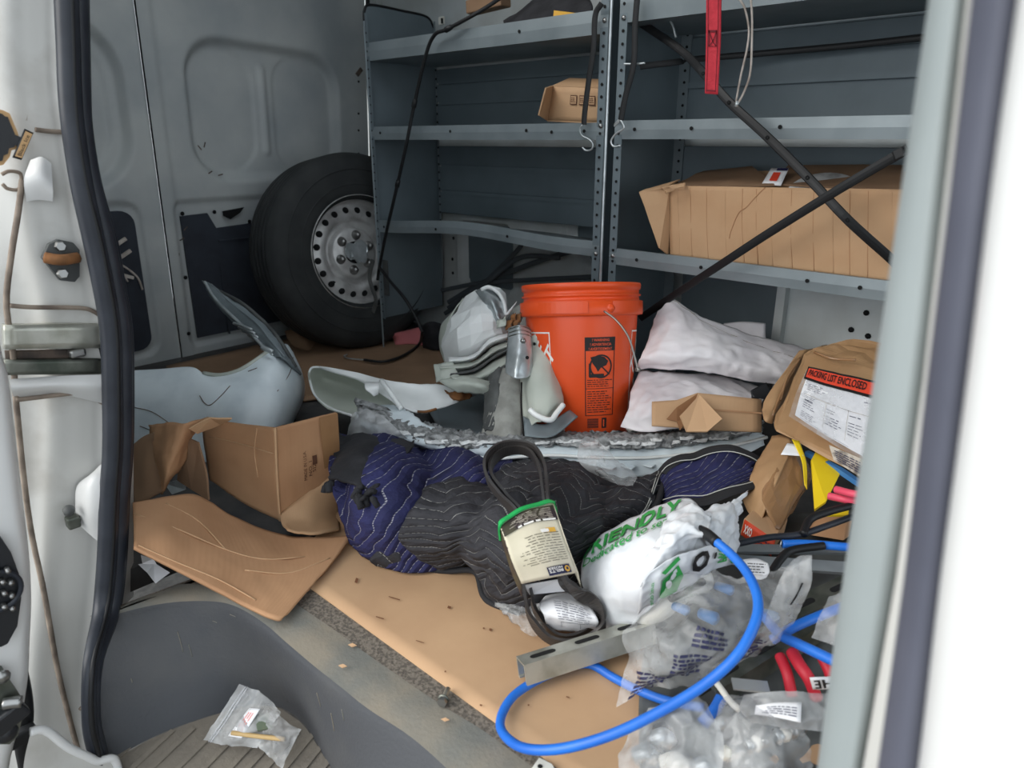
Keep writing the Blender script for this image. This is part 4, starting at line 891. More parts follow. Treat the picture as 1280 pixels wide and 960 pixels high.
sg = Surf([[W_(252, 350, 2.32), W_(262, 354, 2.30), W_(278, 366, 2.26)], [W_(266, 376, 2.25), W_(288, 378, 2.2), W_(312, 384, 2.18)], [W_(292, 404, 2.18), W_(320, 404, 2.12), W_(342, 412, 2.12)], [W_(322, 430, 2.10), W_(340, 428, 2.03), W_(356, 432, 2.06)], [W_(338, 446, 2.03), W_(356, 448, 1.99), W_(378, 468, 2.10)]], True, wr(.004, 16, .003))
sheet('torn_strut', sg, M['panel_grey'], t, 16, 40, .006)
for k, pts in enumerate(([(254, 352, 2.3), (275, 366, 2.24), (300, 392, 2.16), (335, 438, 2.02)], [(262, 374, 2.26), (285, 392, 2.2), (302, 412, 2.12), (316, 424, 2.08)], [(296, 384, 2.16), (318, 410, 2.1), (338, 436, 2.0)])):
    tube('strut_fold', [sg.at((.15, .85, .5)[k], b, .002) for b in (.02, .25, .5, .75, .98)], (.005, .006, .003)[k], M[('galv', 'dark_primer', 'panel_grey')[k]], t, 30, 8)
for k in range(5): tube('strut_rib', [W_(292+6*k, 404+5*k, 2.15), W_(305+5*k, 408+5*k, 2.10), W_(315+4*k, 412+5*k, 2.09)], .004, M['galv'], t, 10, 6)
tube('bracket_end', [W_(327, 434, 2.0), W_(337, 438, 1.99), W_(341, 440, 1.99)], .007, M['galv'], t, 8, 6)

# long torn strip with foam core
t = thing('torn_sill_panel', 'long torn pale blue panel with ragged grey foam edge across the pile', 'car panel', P(700, 570, z=.10))
pan = Surf(G([[(440, 512, .16), (500, 540, .15), (560, 553, .15), (620, 556, .15), (690, 552, .14), (760, 556, .13), (830, 556, .13), (900, 548, .13), (955, 536, .15)],
              [(450, 532, .14), (505, 552, .13), (570, 566, .13), (625, 570, .12), (690, 568, .12), (760, 572, .11), (830, 570, .11), (900, 560, .12), (958, 546, .13)],
              [(470, 546, .10), (520, 560, .09), (575, 576, .08), (630, 578, .08), (690, 590, .07), (760, 600, .06), (830, 592, .07), (900, 580, .08), (960, 556, .11)]]), True, wr(.003, 12, .003))
sheet('outer_skin', pan, M['panel_blue'], t, 110, 18, .004, jag=.1)
up_ = Surf(G([[(440, 500, .18), (505, 520, .14), (565, 535, .13), (620, 540, .14), (690, 536, .12), (760, 540, .12), (830, 536, .13), (900, 530, .14), (950, 522, .17)],
              [(444, 510, .175), (505, 533, .16), (565, 547, .16), (620, 549, .16), (690, 545, .15), (760, 548, .15), (830, 546, .15), (900, 538, .15), (955, 528, .17)],
              [(446, 520, .16), (505, 545, .145), (565, 560, .145), (620, 560, .14), (690, 557, .14), (760, 562, .13), (830, 560, .13), (900, 551, .13), (958, 538, .15)]]), True, wr(.007, 40, .007))
sheet('foam_core', up_, M['foam_torn'], t, 160, 16, .006, jag=.25)
rr = random.Random(4)
for k in range(30):
    a = .05+.9*k/30+rr.uniform(-.01, .01)
    if .36 < a < .42: continue
    p = up_.at(a, rr.uniform(.62, .9)); L = rr.uniform(.01, .028)
    sheet('foam_flake', Surf([[p+RT*(-L)+Vector((0, 0, .003)), p+RT*L+Vector((0, 0, .004))], [p+RT*(-L*.8)+FH*-.009+Vector((0, 0, .0)), p+RT*L*.9+FH*-.007]], False, wr(.004, 60, .003, k)), M['foam_white'], t, 8, 5, .003)
tube('skin_fold', [pan.at(a, .52, .003) for a in [.3+.07*k for k in range(11)]], .004, M['panel_white'], t, 60, 6)
for k in range(8):
    a = .58+.045*k; box('skin_step', pan.at(a, .72, .001), (.03, .02, .004), M['panel_blue'], t, Matrix.Rotation(.1, 3, 'Z'), .001)
# tray behind the strip, sloping up to the bucket
sheet('inner_tray', Surf(G([[(528, 500, .05), (570, 480, .06), (620, 485, .06), (700, 520, .06), (730, 518, .10), (790, 528, .10), (850, 538, .10)], [(540, 520, .07), (590, 510, .05), (640, 520, .05), (700, 535, .06), (740, 534, .08), (800, 540, .09), (855, 542, .10)], [(552, 545, .12), (600, 544, .11), (650, 548, .12), (700, 545, .12), (750, 548, .12), (810, 548, .12), (860, 546, .12)]]), True, wr(.003, 8)), M['panel_grey'], t, 40, 14, .003)
tube('tray_lip', Z([(712, 514, .13), (728, 517, .125), (745, 525, .12), (790, 536, .115), (830, 541, .115), (856, 542, .115)]), .008, M['cream_plastic'], t, 30, 8)
lathe('grommet', P(738, 530, z=.13), (0, -.5, 1), [(0, .010), (.012, .008), (.020, .002), (.020, -.01)], M['dark_primer'], t, 14)

# torn white panel on the left of the heap
t = thing('torn_door_skin', 'torn white panel lying left of the heap with rusty ripped end', 'car panel', P(500, 500, z=.12))
sc = Surf(G([[(386, 466, .18), (392, 459, .19), (420, 462, .19), (455, 470, .18), (480, 476, .17)], [(390, 485, .13), (410, 478, .12), (440, 486, .11), (470, 500, .11), (505, 512, .12)], [(398, 500, .12), (420, 505, .10), (450, 515, .10), (490, 525, .10), (530, 530, .12)], [(410, 510, .13), (435, 518, .13), (465, 525, .13), (500, 535, .13), (550, 545, .13)]]), True, wr(.002, 9))
sheet('scoop', sc, M['panel_inner'], t, 34, 26, .003); tube('scoop_rim', [sc.at(*q) for q in ((.3, 1), (.12, .97), (.03, .8), (0, .5), (0, .2), (.06, .0), (.3, 0), (.6, 0), (1, 0))], .0035, M['panel_white'], t, 50, 6)
pl = Surf(G([[(398, 459, .20), (440, 464, .20), (478, 474, .20), (520, 480, .19), (548, 480, .19), (574, 488, .19)], [(405, 463, .19), (445, 472, .19), (484, 484, .185), (524, 492, .17), (550, 496, .17), (574, 498, .17)], [(420, 467, .185), (452, 478, .18), (500, 508, .16), (528, 515, .155), (552, 510, .15), (576, 502, .155)]]), True, wr(.0025, 10, .001))
sheet('white_skin', pl, M['panel_white'], t, 40, 16, .004, jag=.04)
tube('skin_ridge', Z([(477, 476, .205), (485, 487, .20), (494, 500, .18), (502, 511, .165)]), .007, M['panel_white'], t, 20, 8)
sheet('bent_tab', Surf(G([[(456, 477, .205), (474, 477, .205)], [(457, 486, .20), (474, 484, .20)], [(468, 495, .18), (473, 493, .18)]]), True, wr(.002, 40)), M['panel_white'], t, 6, 8, .003)
sheet('rusty_end', Surf(G([[(555, 488, .19), (572, 489, .19), (588, 482, .19)], [(560, 494, .18), (574, 498, .18), (590, 492, .17)], [(566, 500, .17), (575, 502, .165), (588, 498, .165)]]), True, wr(.005, 40, .004)), M['rust'], t, 12, 12, .004, jag=.2)
tube('rusty_edge', [pl.at(a, .99, .001) for a in (.55, .62, .68, .74)], .0035, M['rust'], t, 16, 6)
sheet('torn_foil', Surf(G([[(575, 492, .18), (600, 478, .19), (625, 482, .17)], [(580, 500, .16), (604, 492, .15), (630, 490, .15)]]), True, wr(.004, 30, .004)), M['galv'], t, 14, 8, .002, jag=.1)
sheet('lower_skin', Surf(G([[(470, 505, .15), (500, 508, .16), (520, 520, .16), (546, 536, .15)], [(455, 518, .14), (480, 524, .15), (505, 535, .15), (540, 545, .14)], [(440, 520, .12), (470, 540, .12), (505, 552, .12), (540, 556, .12)]]), True, wr(.004, 20, .004)), M['panel_blue'], t, 26, 14, .003, jag=.06)

# crumpled wing with folds, leaf and bracket
t = thing('crushed_wing', 'crushed grey white wing panel piled against the left of the bucket', 'car panel', P(620, 520, z=.04))
def V(u, v, dp): return D(u, v, dp)
dome = Surf([[V(572, 392, 2.16), V(580, 372, 2.15), V(600, 362, 2.12), V(618, 358, 2.1), V(632, 366, 2.1)],
             [V(556, 410, 2.1), V(572, 396, 2.02), V(594, 386, 1.98), V(618, 385, 1.98), V(634, 392, 2.03)],
             [V(552, 430, 2.08), V(570, 420, 1.98), V(596, 412, 1.94), V(620, 408, 1.94), V(636, 410, 2.0)],
             [V(556, 452, 2.08), V(574, 455, 2.02), V(598, 440, 1.97), V(622, 424, 1.96), V(638, 424, 2.0)]], True, wr(.004, 9, .005))
dome.disp = wr(.008, 7, .010, 3)
sheet('dome', dome, M['panel_white'], t, 7, 7, .003, smooth=False)
sheet('dome_side', Surf([[V(572, 385, 2.2), V(578, 372, 2.15)], [V(552, 405, 2.18), V(560, 402, 2.1)], [V(549, 432, 2.16), V(556, 432, 2.08)], [V(556, 455, 2.1), V(562, 458, 2.06)]], True, wr(.003, 14)), M['panel_inner'], t, 8, 20, .003)
sheet('bright_fold', Surf([[V(594, 364, 2.07), V(604, 360, 2.05), V(620, 362, 2.06)], [V(606, 380, 2.0), V(616, 376, 1.97), V(632, 384, 2.0)], [V(616, 398, 1.96), V(624, 396, 1.94), V(634, 400, 1.98)], [V(622, 408, 1.96), V(628, 408, 1.95), V(634, 410, 1.97)]], True, wr(.003, 30, .003)), M['galv'], t, 12, 20, .003)
tube('curled_lip', [V(602, 362, 2.04), V(610, 359, 2.03), V(618, 362, 2.03), V(626, 370, 2.02), V(631, 382, 2.0), V(632, 395, 1.98)], .006, M['panel_white'], t, 30, 8)
tube('sliver', [V(633, 394, 1.98), V(640, 385, 1.97), V(646, 377, 1.96)], .004, M['panel_white'], t, 12, 6, scale=lambda s: 1.2-s)
for k, (m_, pts) in enumerate((('panel_white', [[(560, 446), (590, 444), (612, 424), (636, 416)], [(562, 456), (592, 450), (616, 432), (640, 424)]]), ('panel_inner', [[(548, 456), (590, 452), (616, 434), (640, 426)], [(552, 464), (590, 462), (618, 446), (640, 434)]]), ('dark_primer', [[(560, 466), (592, 460), (616, 444), (640, 432)], [(566, 470), (594, 466), (618, 450), (640, 438)]]), ('panel_inner', [[(560, 468), (594, 466), (618, 450), (641, 440)], [(572, 478), (596, 480), (616, 476), (636, 462)]]))):
    rws = [[V(u, v, 1.93-.02*k+.01*i) for i, (u, v) in enumerate(pts[0])], [V((a[0]+b[0])/2, (a[1]+b[1])/2, 1.89-.02*k+.01*i) for i, (a, b) in enumerate(zip(*pts))], [V(u, v, 1.93-.02*k+.012*i) for i, (u, v) in enumerate(pts[1])]]
    sheet('pleat', Surf(rws, True, wr(.003, 14, .002, k)), M[m_], t, 24, 10, .003)
sheet('folded_corner', Surf([[V(542, 456, 1.92), V(552, 454, 1.9), V(566, 452, 1.9)], [V(544, 468, 1.88), V(554, 468, 1.86), V(572, 466, 1.86)], [V(546, 478, 1.87), V(558, 474, 1.85), V(580, 476, 1.84)]], True, wr(.003, 20, .002)), M['panel_inner'], t, 12, 12, .003)
sheet('lower_roll', Surf([[V(548, 476, 1.86), V(575, 470, 1.84), V(600, 472, 1.83), V(622, 480, 1.84)], [V(558, 482, 1.83), V(580, 480, 1.80), V(602, 482, 1.79), V(618, 490, 1.82)], [V(572, 490, 1.83), V(590, 492, 1.82), V(606, 494, 1.82), V(614, 500, 1.84)]], True, wr(.003, 20, .003)), M['panel_inner'], t, 18, 10, .003)
sheet('torn_fringe', Surf([[V(604, 482, 1.84), V(618, 460, 1.86), V(632, 456, 1.86)], [V(606, 500, 1.80), V(618, 490, 1.78), V(630, 480, 1.8)], [V(600, 545, 1.72), V(616, 540, 1.70), V(628, 520, 1.74)]], True, wr(.006, 26, .005)), M['dark_primer'], t, 14, 20, .003, jag=.1)
sheet('felt_wedge', Surf([[V(628, 460, 1.84), V(640, 458, 1.82), V(652, 462, 1.82)], [V(616, 500, 1.77), V(634, 498, 1.74), V(652, 502, 1.75)], [V(600, 544, 1.72), V(628, 546, 1.68), V(654, 548, 1.70)]], True, wr(.002, 10)), M['felt_grey'], t, 12, 20, .004)
leaf = Surf([[V(648, 440, 1.84), V(664, 422, 1.82), V(680, 420, 1.82), V(690, 432, 1.84)], [V(650, 470, 1.79), V(664, 462, 1.75), V(686, 462, 1.75), V(698, 470, 1.79)], [V(652, 505, 1.74), V(668, 502, 1.70), V(690, 500, 1.70), V(705, 500, 1.74)], [V(656, 540, 1.70), V(668, 528, 1.68), V(680, 526, 1.68), V(700, 512, 1.72)]], True, wr(.002, 8, .002))
sheet('leaf', leaf, M['panel_inner'], t, 22, 34, .003); tube('leaf_seam', [V(652, 478, 1.74), V(652, 510, 1.69), V(655, 545, 1.68)], .0022, M['hole'], t, 14, 5)
tube('leaf_hem', [V(662, 512, 1.67), V(672, 520, 1.66), V(688, 525, 1.66), V(696, 516, 1.68), V(704, 506, 1.70)], .007, M['panel_white'], t, 24, 8)
sheet('leaf_base', Surf([[V(654, 520, 1.70), V(680, 530, 1.70), V(712, 512, 1.74)], [V(656, 545, 1.66), V(690, 545, 1.66), V(722, 520, 1.70)]]), M['panel_grey'], t, 14, 8, .003)
lathe('leaf_tab', V(672, 427, 1.80), (CAM-V(672, 427, 1.8)), [(0, .004), (.012, .004), (.020, 0), (.020, -.004)], M['panel_inner'], t, 16); lathe('tab_hole', V(668, 430, 1.79), (CAM-V(672, 427, 1.8)), [(0, .002), (.004, .002), (.004, 0)], M['hole'], t, 8)
br_ = Surf([[V(635, 410, 1.80), V(648, 406, 1.77), V(660, 408, 1.79), V(664, 412, 1.8)], [V(634, 432, 1.78), V(648, 428, 1.75), V(662, 430, 1.76), V(665, 432, 1.78)], [V(632, 455, 1.76), V(646, 452, 1.73), V(660, 454, 1.74), V(666, 456, 1.76)], [V(632, 466, 1.75), V(644, 473, 1.72), V(658, 472, 1.73), V(665, 468, 1.75)]], True, wr(.0015, 20, .001))
sheet('silver_bracket', br_, M['galv'], t, 18, 26, .004); lathe('bracket_bolt', V(654, 426, 1.74), CAM-V(654, 426, 1.74), [(0, .006), (.006, .005), (.008, 0)], M['bolt_steel'], t, 6)
lathe('bracket_hole', V(659, 447, 1.725), CAM-V(659, 447, 1.725), [(0, .002), (.0045, .002), (.0045, 0)], M['hole'], t, 10)
for k in range(3): tube('bracket_groove', [br_.at(a, .03+.07*k, .0) for a in (.05, .3, .6, .95)], .0018, M['zinc_dark'], t, 12, 6)
rr = random.Random(9)
for k in range(14):
    c = V(634+rr.uniform(-14, 14), 406+rr.uniform(-12, 10), 1.86+rr.uniform(-.05, .05))
    sheet('shred', Surf([[c, c+Vector((.02, .0, .012))], [c+Vector((.004, -.01, -.02)), c+Vector((.022, -.004, -.012))]], False, wr(.008, 50, .004, k)), M[('rust', 'dark_primer', 'panel_inner')[k % 3]], t, 5, 5, .002)
sheet('back_skin', Surf([[V(634, 390, 2.05), V(650, 380, 2.05), V(668, 382, 2.06)], [V(632, 410, 2.0), V(650, 405, 1.98), V(670, 408, 2.0)], [V(634, 432, 1.96), V(650, 436, 1.95), V(668, 440, 1.96)]], True, wr(.005, 16, .004)), M['felt_grey'], t, 14, 14, .003)

# ================================================================== MOVING BLANKETS
def folds(amp, f, ang, amp2=.004, seed=0):
    ca, sa = cos(ang), sin(ang)
    def g(p, a, b):
        t = (p.x*ca+p.y*sa)*f+1.6*nz(p, 4, seed)
        return amp*(abs(sin(t))-.5)+amp2*nz(p, 22, seed)+amp2*.5*nz(p, 48, seed+1)
    return g
t = thing('moving_blanket', 'navy blue quilted moving blanket heaped left of the black one', 'blanket', P(480, 700, z=0), 'quilted moving blankets')
bl = Surf(G([[(424, 540, .10), (465, 543, .13), (520, 552, .12), (580, 562, .12), (640, 566, .10)],
             [(414, 580, .14), (462, 582, .17), (525, 580, .16), (590, 584, .15), (640, 586, .12)],
             [(415, 620, .12), (465, 626, .15), (528, 622, .15), (590, 618, .14), (630, 625, .10)],
             [(420, 655, .07), (470, 662, .10), (525, 660, .10), (580, 655, .10), (620, 660, .06)],
             [(432, 682, .02), (470, 703, .012), (515, 712, .012), (560, 708, .012), (600, 705, .012)]]), True, folds(.034, 17, 1.0, .004, 1))
sheet('cloth', bl, M['quilt_navy'], t, 90, 90, .008)
sheet('dark_reverse', Surf(G([[(422, 540, .13), (455, 543, .16), (490, 548, .16), (520, 556, .15)], [(414, 575, .16), (448, 578, .18), (480, 580, .18), (505, 575, .165)], [(410, 598, .16), (440, 606, .17), (465, 608, .175), (478, 600, .165)]]), True, folds(.014, 30, .8, .004, 3)), M['cloth_black'], t, 34, 28, .006, jag=.06)
rr = random.Random(3)
for k in range(24):
    a = rr.uniform(0, 1); u, v = (406+rr.uniform(-4, 12), 604+rr.uniform(-8, 14)) if a < .4 else (458+rr.uniform(-8, 12), 612+rr.uniform(-12, 18))
    p = P(u, v, z=.165+rr.uniform(-.02, .01)); tube('frayed_wadding', [p, p+Vector((rr.uniform(-.01, .01), rr.uniform(-.01, .01), rr.uniform(0, .008))), p+Vector((rr.uniform(-.016, .012), rr.uniform(-.016, .0), -.008))], rr.uniform(.004, .008), M['cloth_black'], t, 6, 6)
roll = Surf(G([[(470, 690, .05), (500, 690, .06), (530, 692, .05)], [(462, 700, .03), (498, 702, .035), (535, 704, .03)], [(470, 708, .012), (500, 712, .012), (530, 712, .012)]]), True, wr(.004, 20))
t = thing('moving_blanket', 'black quilted moving blanket spread in front of the torn sill panel', 'blanket', P(650, 750, z=0), 'quilted moving blankets')
bq = Surf(G([[(570, 580, .08), (612, 576, .08), (665, 576, .08), (720, 584, .08), (775, 598, .08), (840, 592, .09)],
             [(536, 605, .13), (596, 594, .145), (660, 592, .15), (725, 596, .15), (780, 606, .13), (830, 604, .11)],
             [(508, 645, .12), (580, 628, .18), (650, 624, .20), (715, 628, .20), (770, 634, .17), (806, 634, .12)],
             [(494, 676, .07), (575, 668, .15), (645, 668, .18), (700, 672, .18), (745, 670, .15), (778, 664, .10)],
             [(510, 690, .035), (590, 700, .10), (650, 712, .13), (695, 712, .13), (730, 705, .11), (752, 694, .07)],
             [(530, 704, .012), (592, 718, .02), (626, 752, .012), (680, 765, .012), (725, 750, .015), (742, 716, .03)]]), True, folds(.030, 15, .45, .009, 5))
sheet('cloth', bq, M['quilt_black'], t, 120, 110, .008)
tube('bound_edge', [bq.at(a, b, .003) for a, b in ((1, 0), (1, .2), (1, .4), (1, .6), (1, .8), (1, 1))], .007, M['binding'], t, 50, 8)
tube('bound_edge', [bq.at(a, 1, .003) for a in (0, .1, .2, .35, .5)], .006, M['binding'], t, 40, 8)
for a_ in (.955, .968): tube('edge_stitch', [bq.at(a_, b, .0015) for b in [k/16 for k in range(17)]], .0012, M['thread'], t, 60, 4)
sheet('rolled_fold', roll, M['quilt_black'], t, 20, 14, .005)
t = thing('moving_blanket', 'navy corner of a quilted blanket with black binding beside the brown parcels', 'blanket', P(880, 630, z=.08), 'quilted moving blankets')
bc2 = Surf(G([[(828, 592, .14), (862, 572, .17), (900, 565, .18), (935, 570, .18), (960, 580, .17)],
              [(818, 606, .12), (855, 595, .16), (895, 588, .175), (930, 588, .175), (956, 588, .165)],
              [(806, 622, .10), (848, 614, .14), (888, 608, .16), (922, 602, .165), (950, 596, .16)],
              [(790, 640, .08), (838, 632, .12), (878, 628, .145), (914, 616, .155), (946, 603, .155)]]), True, folds(.012, 30, .6, .004, 8))
sheet('cloth', bc2, M['quilt_navy'], t, 50, 36, .008)
for e in ([(k/10, 0) for k in range(11)], [(k/10, 1) for k in range(11)], [(1, 0), (1, .5), (1, 1)]):
    tube('bound_edge', [bc2.at(a, b, .004) for a, b in e], 0, M['binding'], t, 30, prof=circ(.016, 10, .005), up=(0, 0, 1))
    tube('edge_stitch', [bc2.at(min(max(a, .03), .95), .1 if b < .1 else .9 if b > .9 else b, .008) for a, b in e], .0012, M['thread'], t, 30, 4)

# ================================================================== DRIVE BELT IN ITS SLEEVE
t = thing('drive_belt', 'black ribbed drive belt doubled through a printed card sleeve with green band', 'belt', P(690, 780, z=.01))
up1 = [(650, 650, .235), (626, 622, .24), (609, 598, .245), (608, 576, .25), (624, 560, .25), (648, 556, .25), (668, 562, .25), (680, 580, .25), (684, 605, .245), (686, 635, .24), (694, 680, .20), (706, 722, .15), (722, 740, .13), (740, 752, .10), (752, 770, .07), (750, 788, .045), (732, 800, .03), (706, 805, .03), (682, 796, .035), (664, 772, .07), (656, 740, .12), (651, 700, .17)]
tube('belt', Z(up1), 0, M['belt'], t, 140, closed=True, prof=rect(.005, .024), up=(.1, -.35, 1), smooth=True)
in1 = [(656, 650, .225), (634, 622, .235), (616, 598, .24), (614, 580, .24), (628, 566, .24), (648, 562, .24), (664, 568, .24), (674, 586, .24), (678, 610, .235), (682, 640, .22), (690, 685, .18), (702, 722, .14), (718, 738, .11), (734, 754, .085), (743, 772, .06), (738, 786, .035), (722, 796, .025), (704, 798, .025), (688, 790, .03), (672, 768, .06), (664, 738, .11), (658, 700, .155)]
tube('belt', Z(in1), 0, M['belt'], t, 140, closed=True, prof=rect(.005, .022), up=(.1, -.35, 1))
sl_ = Surf(G([[(624, 655, .250), (652, 636, .262), (690, 627, .258)], [(630, 672, .235), (662, 655, .248), (698, 650, .243)], [(640, 702, .202), (678, 690, .215), (710, 685, .208)], [(652, 730, .160), (690, 722, .172), (722, 716, .165)]]), True, None)
slv = sheet('sleeve', sl_, M['sleeve_card'], t, 16, 20, .0015)
dn = Vector((0, .01, -.034))
sheet('sleeve_side', Surf([[sl_.at(0, b) for b in (0, .33, .66, 1)], [sl_.at(0, b)+dn+Vector((-.008, 0, 0)) for b in (0, .33, .66, 1)]]), M['sleeve_top'], t, 10, 4, .0015)
sheet('sleeve_side', Surf([[sl_.at(1, b) for b in (0, .33, .66, 1)], [sl_.at(1, b)+dn for b in (0, .33, .66, 1)]]), M['sleeve_card'], t, 10, 4, .0015)
patch('printed_header', sl_, (.01, .07), (.98, 0), (0, .26), M['sleeve_top'], t, .0016, 8)
gb = [sl_.at(a, -.0+.02, .003) for a in (0, .25, .5, .75, 1)]
tube('green_band', [gb[0]+dn+Vector((-.008, 0, 0))]+gb+[gb[-1]+dn], 0, M['green_band'], t, 30, prof=rect(.008, .003), up=(-.2, -.6, 1))
lines('header_print', sl_, (.92, .30), (-.8, 0), (0, -.2), 7, M['paper_worn'], t, .0024, .35, 5, 4)
lines('header_print', sl_, (.95, .34), (-.9, 0), (0, -.05), 1, M['white_print'], t, .0024, .5, 6, 8)
lines('small_print', sl_, (.92, .80), (-.80, 0), (0, -.34), 12, M['sleeve_top'], t, .0018, .22, 7, 5)
patch('logo_panel', sl_, (.47, .855), (.42, 0), (0, .115), M['navy_print'], t, .0018, 4)
text('logo_text', sl_, 'BELTS', (.74, .90), (-.25, 0), (0, -.045+.085) if False else (0, .035), M['white_print'], slv, .0026, .03)
text('logo_text', sl_, 'HOSES', (.74, .862), (-.25, 0), (0, .03), M['white_print'], slv, .0026, .03)
lg = lambda a, r: sl_.at(.82+r*.05*cos(a), .91+r*.042*sin(a), .003)
mk('emblem', [lg(2*pi*k/16, 1) for k in range(16)], [tuple(range(16))], M['ochre_print'], t); mk('emblem_mark', [lg(2*pi*k/6, .5)+Vector((0, 0, .0006)) for k in range(6)], [tuple(range(6))], M['navy_print'], t)
patch('emblem', sl_, (.72, .42), (.16, 0), (0, .05), M['ochre_print'], t, .0018, 3); patch('emblem_mark', sl_, (.62, .43), (.14, 0), (0, .035), M['white_print'], t, .002, 3)
poly('inner_card', Z([(654, 732, .13), (700, 724, .13), (714, 738, .10), (662, 743, .10)]), M['paper'], t, .0015)

# small wrapped part and its plastic
t = thing('wrapped_part', 'small part wrapped in printed white paper lying inside the belt loop', 'parcel', P(700, 785, z=.008))
wp = Surf(G([[(682, 744, .075), (706, 740, .08), (732, 748, .075)], [(674, 756, .085), (704, 754, .09), (742, 764, .08)], [(680, 770, .075), (710, 774, .075), (748, 778, .065)], [(684, 786, .03), (712, 790, .03), (747, 790, .025)]]), True, wr(.003, 26, .001))
sheet('paper_wrap', wp, M['paper'], t, 24, 24, .002); lines('paper_print', wp, (.32, .30), (.62, .06), (0, .38), 8, M['navy_print'], t, .0014, .22, 6, 6)
for o_, ax, ay in (((.35, .74), (.6, 0), (0, .008)), ((.35, .74), (.006, 0), (0, .14)), ((.7, .74), (.006, 0), (0, .14))): patch('print_rule', wp, o_, ax, ay, M['navy_print'], t, .0014, 3)
sheet('card_base', Surf(G([[(672, 782, .03), (710, 788, .03), (748, 788, .026)], [(680, 794, .01), (712, 796, .01), (744, 796, .01)]])), M['card_dull'], t, 12, 6, .004)
o = sheet('clear_bag', Surf(G([[(616, 752, .02), (640, 756, .03), (660, 760, .04), (682, 750, .07)], [(624, 760, .012), (645, 772, .025), (664, 778, .035), (680, 768, .06)], [(634, 768, .012), (655, 790, .02), (668, 796, .02), (682, 786, .04)]]), True, wr(.006, 26, .006)), M['film_clear'], None, 26, 22, .0)
tag(o, 'crinkled clear plastic poking out left of the drive belt loop', 'plastic bag')
o = sheet('black_pouch', Surf(G([[(664, 742, .07), (690, 738, .08), (716, 742, .07)], [(664, 758, .05), (690, 756, .05), (716, 756, .05)], [(668, 776, .03), (690, 774, .03), (712, 770, .03)]]), True, wr(.004, 18)), M['dark_plastic'], None, 14, 12, .002)
tag(o, 'glossy black pouch under the white wrapped part', 'pouch')

# ================================================================== SHOPPING BAG
t = thing('shopping_bag', 'crumpled white plastic shopping bag with green and black printing', 'plastic bag', P(800, 780, z=.01))
gb_ = Surf(G([[(733, 688, .12), (752, 668, .15), (790, 648, .17), (826, 630, .19), (858, 622, .20), (880, 640, .20)],
              [(726, 708, .12), (755, 690, .17), (792, 672, .20), (828, 656, .215), (860, 650, .22), (884, 660, .21)],
              [(730, 735, .10), (760, 720, .15), (795, 706, .18), (830, 690, .205), (862, 676, .215), (888, 676, .20)],
              [(742, 765, .06), (768, 752, .11), (798, 738, .15), (826, 722, .175), (850, 704, .19), (882, 692, .19)],
              [(756, 795, .015), (780, 790, .03), (800, 772, .08), (822, 754, .12), (846, 736, .14), (876, 714, .15)]]), True, wr(.004, 7, .004))
sheet('bag', gb_, M['bag_white'], t, 70, 60, .001)
kn = Surf(G([[(840, 640, .235), (866, 632, .245), (888, 650, .24)], [(820, 668, .235), (850, 658, .26), (884, 668, .25)], [(806, 700, .21), (836, 688, .235), (872, 680, .225)], [(800, 735, .17), (822, 716, .19), (858, 700, .19)]]), True, wr(.005, 14, .007, 4))
sheet('bunched_top', kn, M['bag_white'], t, 40, 40, .001)
ear = Surf(G([[(880, 640, .22), (905, 630, .22), (938, 612, .21)], [(878, 655, .23), (902, 650, .225), (926, 636, .20)], [(882, 672, .22), (906, 675, .20), (925, 668, .17)], [(888, 690, .19), (908, 700, .16), (918, 705, .13)]]), True, wr(.006, 20, .007, 8))
sheet('bag_handle', ear, M['bag_white'], t, 26, 30, .001)
pnl = Surf(G([[(806, 724, .205), (835, 700, .225), (868, 688, .225), (900, 678, .21), (920, 690, .19)], [(800, 745, .17), (835, 724, .195), (870, 706, .20), (900, 694, .19), (922, 700, .17)], [(798, 768, .12), (836, 745, .15), (868, 728, .165), (896, 712, .165), (920, 706, .15)]]), True, wr(.003, 14, .003, 5))
sheet('printed_side', pnl, M['bag_white'], t, 40, 20, .001)
text('bag_print', gb_, 'FRIENDLY', (.03, .20), (.70, -.02), (.03, -.14), M['green_print'], t, .003, .03)
text('bag_print', gb_, 'Dedicated to service F', (.03, .30), (.80, -.03), (.02, -.08), M['green_print'], t, .003, .01)
text('bag_print', pnl, 'O', (.44, .72), (.16, -.02), (.03, -.62), M['black_print'], t, .003, .05); text('bag_print', pnl, "'", (.64, .5), (.03, 0), (.01, -.2), M['black_print'], t, .003, .03)
text('bag_print', pnl, 'PRO', (.70, .70), (.0, -.55), (.14, -.0), M['green_print'], t, .003, .03)
text('bag_print', pnl, 'auto parts', (.08, .9), (.0, -.6), (.04, 0), M['green_print'], t, .003)
lf_ = lambda a, b: pnl.at(a, b, .0032)
for q in ([(.18, .2), (.34, .0), (.36, .12), (.22, .32)], [(.2, .45), (.34, .25), (.38, .6), (.30, .86), (.2, .95), (.16, .8)], [(.87, .5), (.93, .1), (.95, .35), (.99, .3), (.96, .6), (.99, .7), (.90, .75)]):
    mk('green_emblem', [lf_(a, b) for a, b in q], [tuple(range(len(q)))], M['green_print'], t)
for a, b in ((.25, .62), (.29, .48)): mk('emblem_gap', [pnl.at(a+.025*cos(k), b+.09*sin(k), .0045) for k in [2*pi*j/10 for j in range(10)]], [tuple(range(10))], M['bag_white'], t)
t = thing('round_tube', 'pale tubular part with black trim below the shopping bag', 'car part', P(850, 750, z=.05))
tube('tube', Z([(800, 768, .06), (822, 760, .09), (842, 744, .11), (862, 730, .12), (880, 722, .12)]), .022, M['cream_plastic'], t, 24, 14); tube('trim_end', Z([(838, 748, .135), (858, 738, .135), (878, 727, .13)]), .007, M['rubber_black'], t, 14, 8)

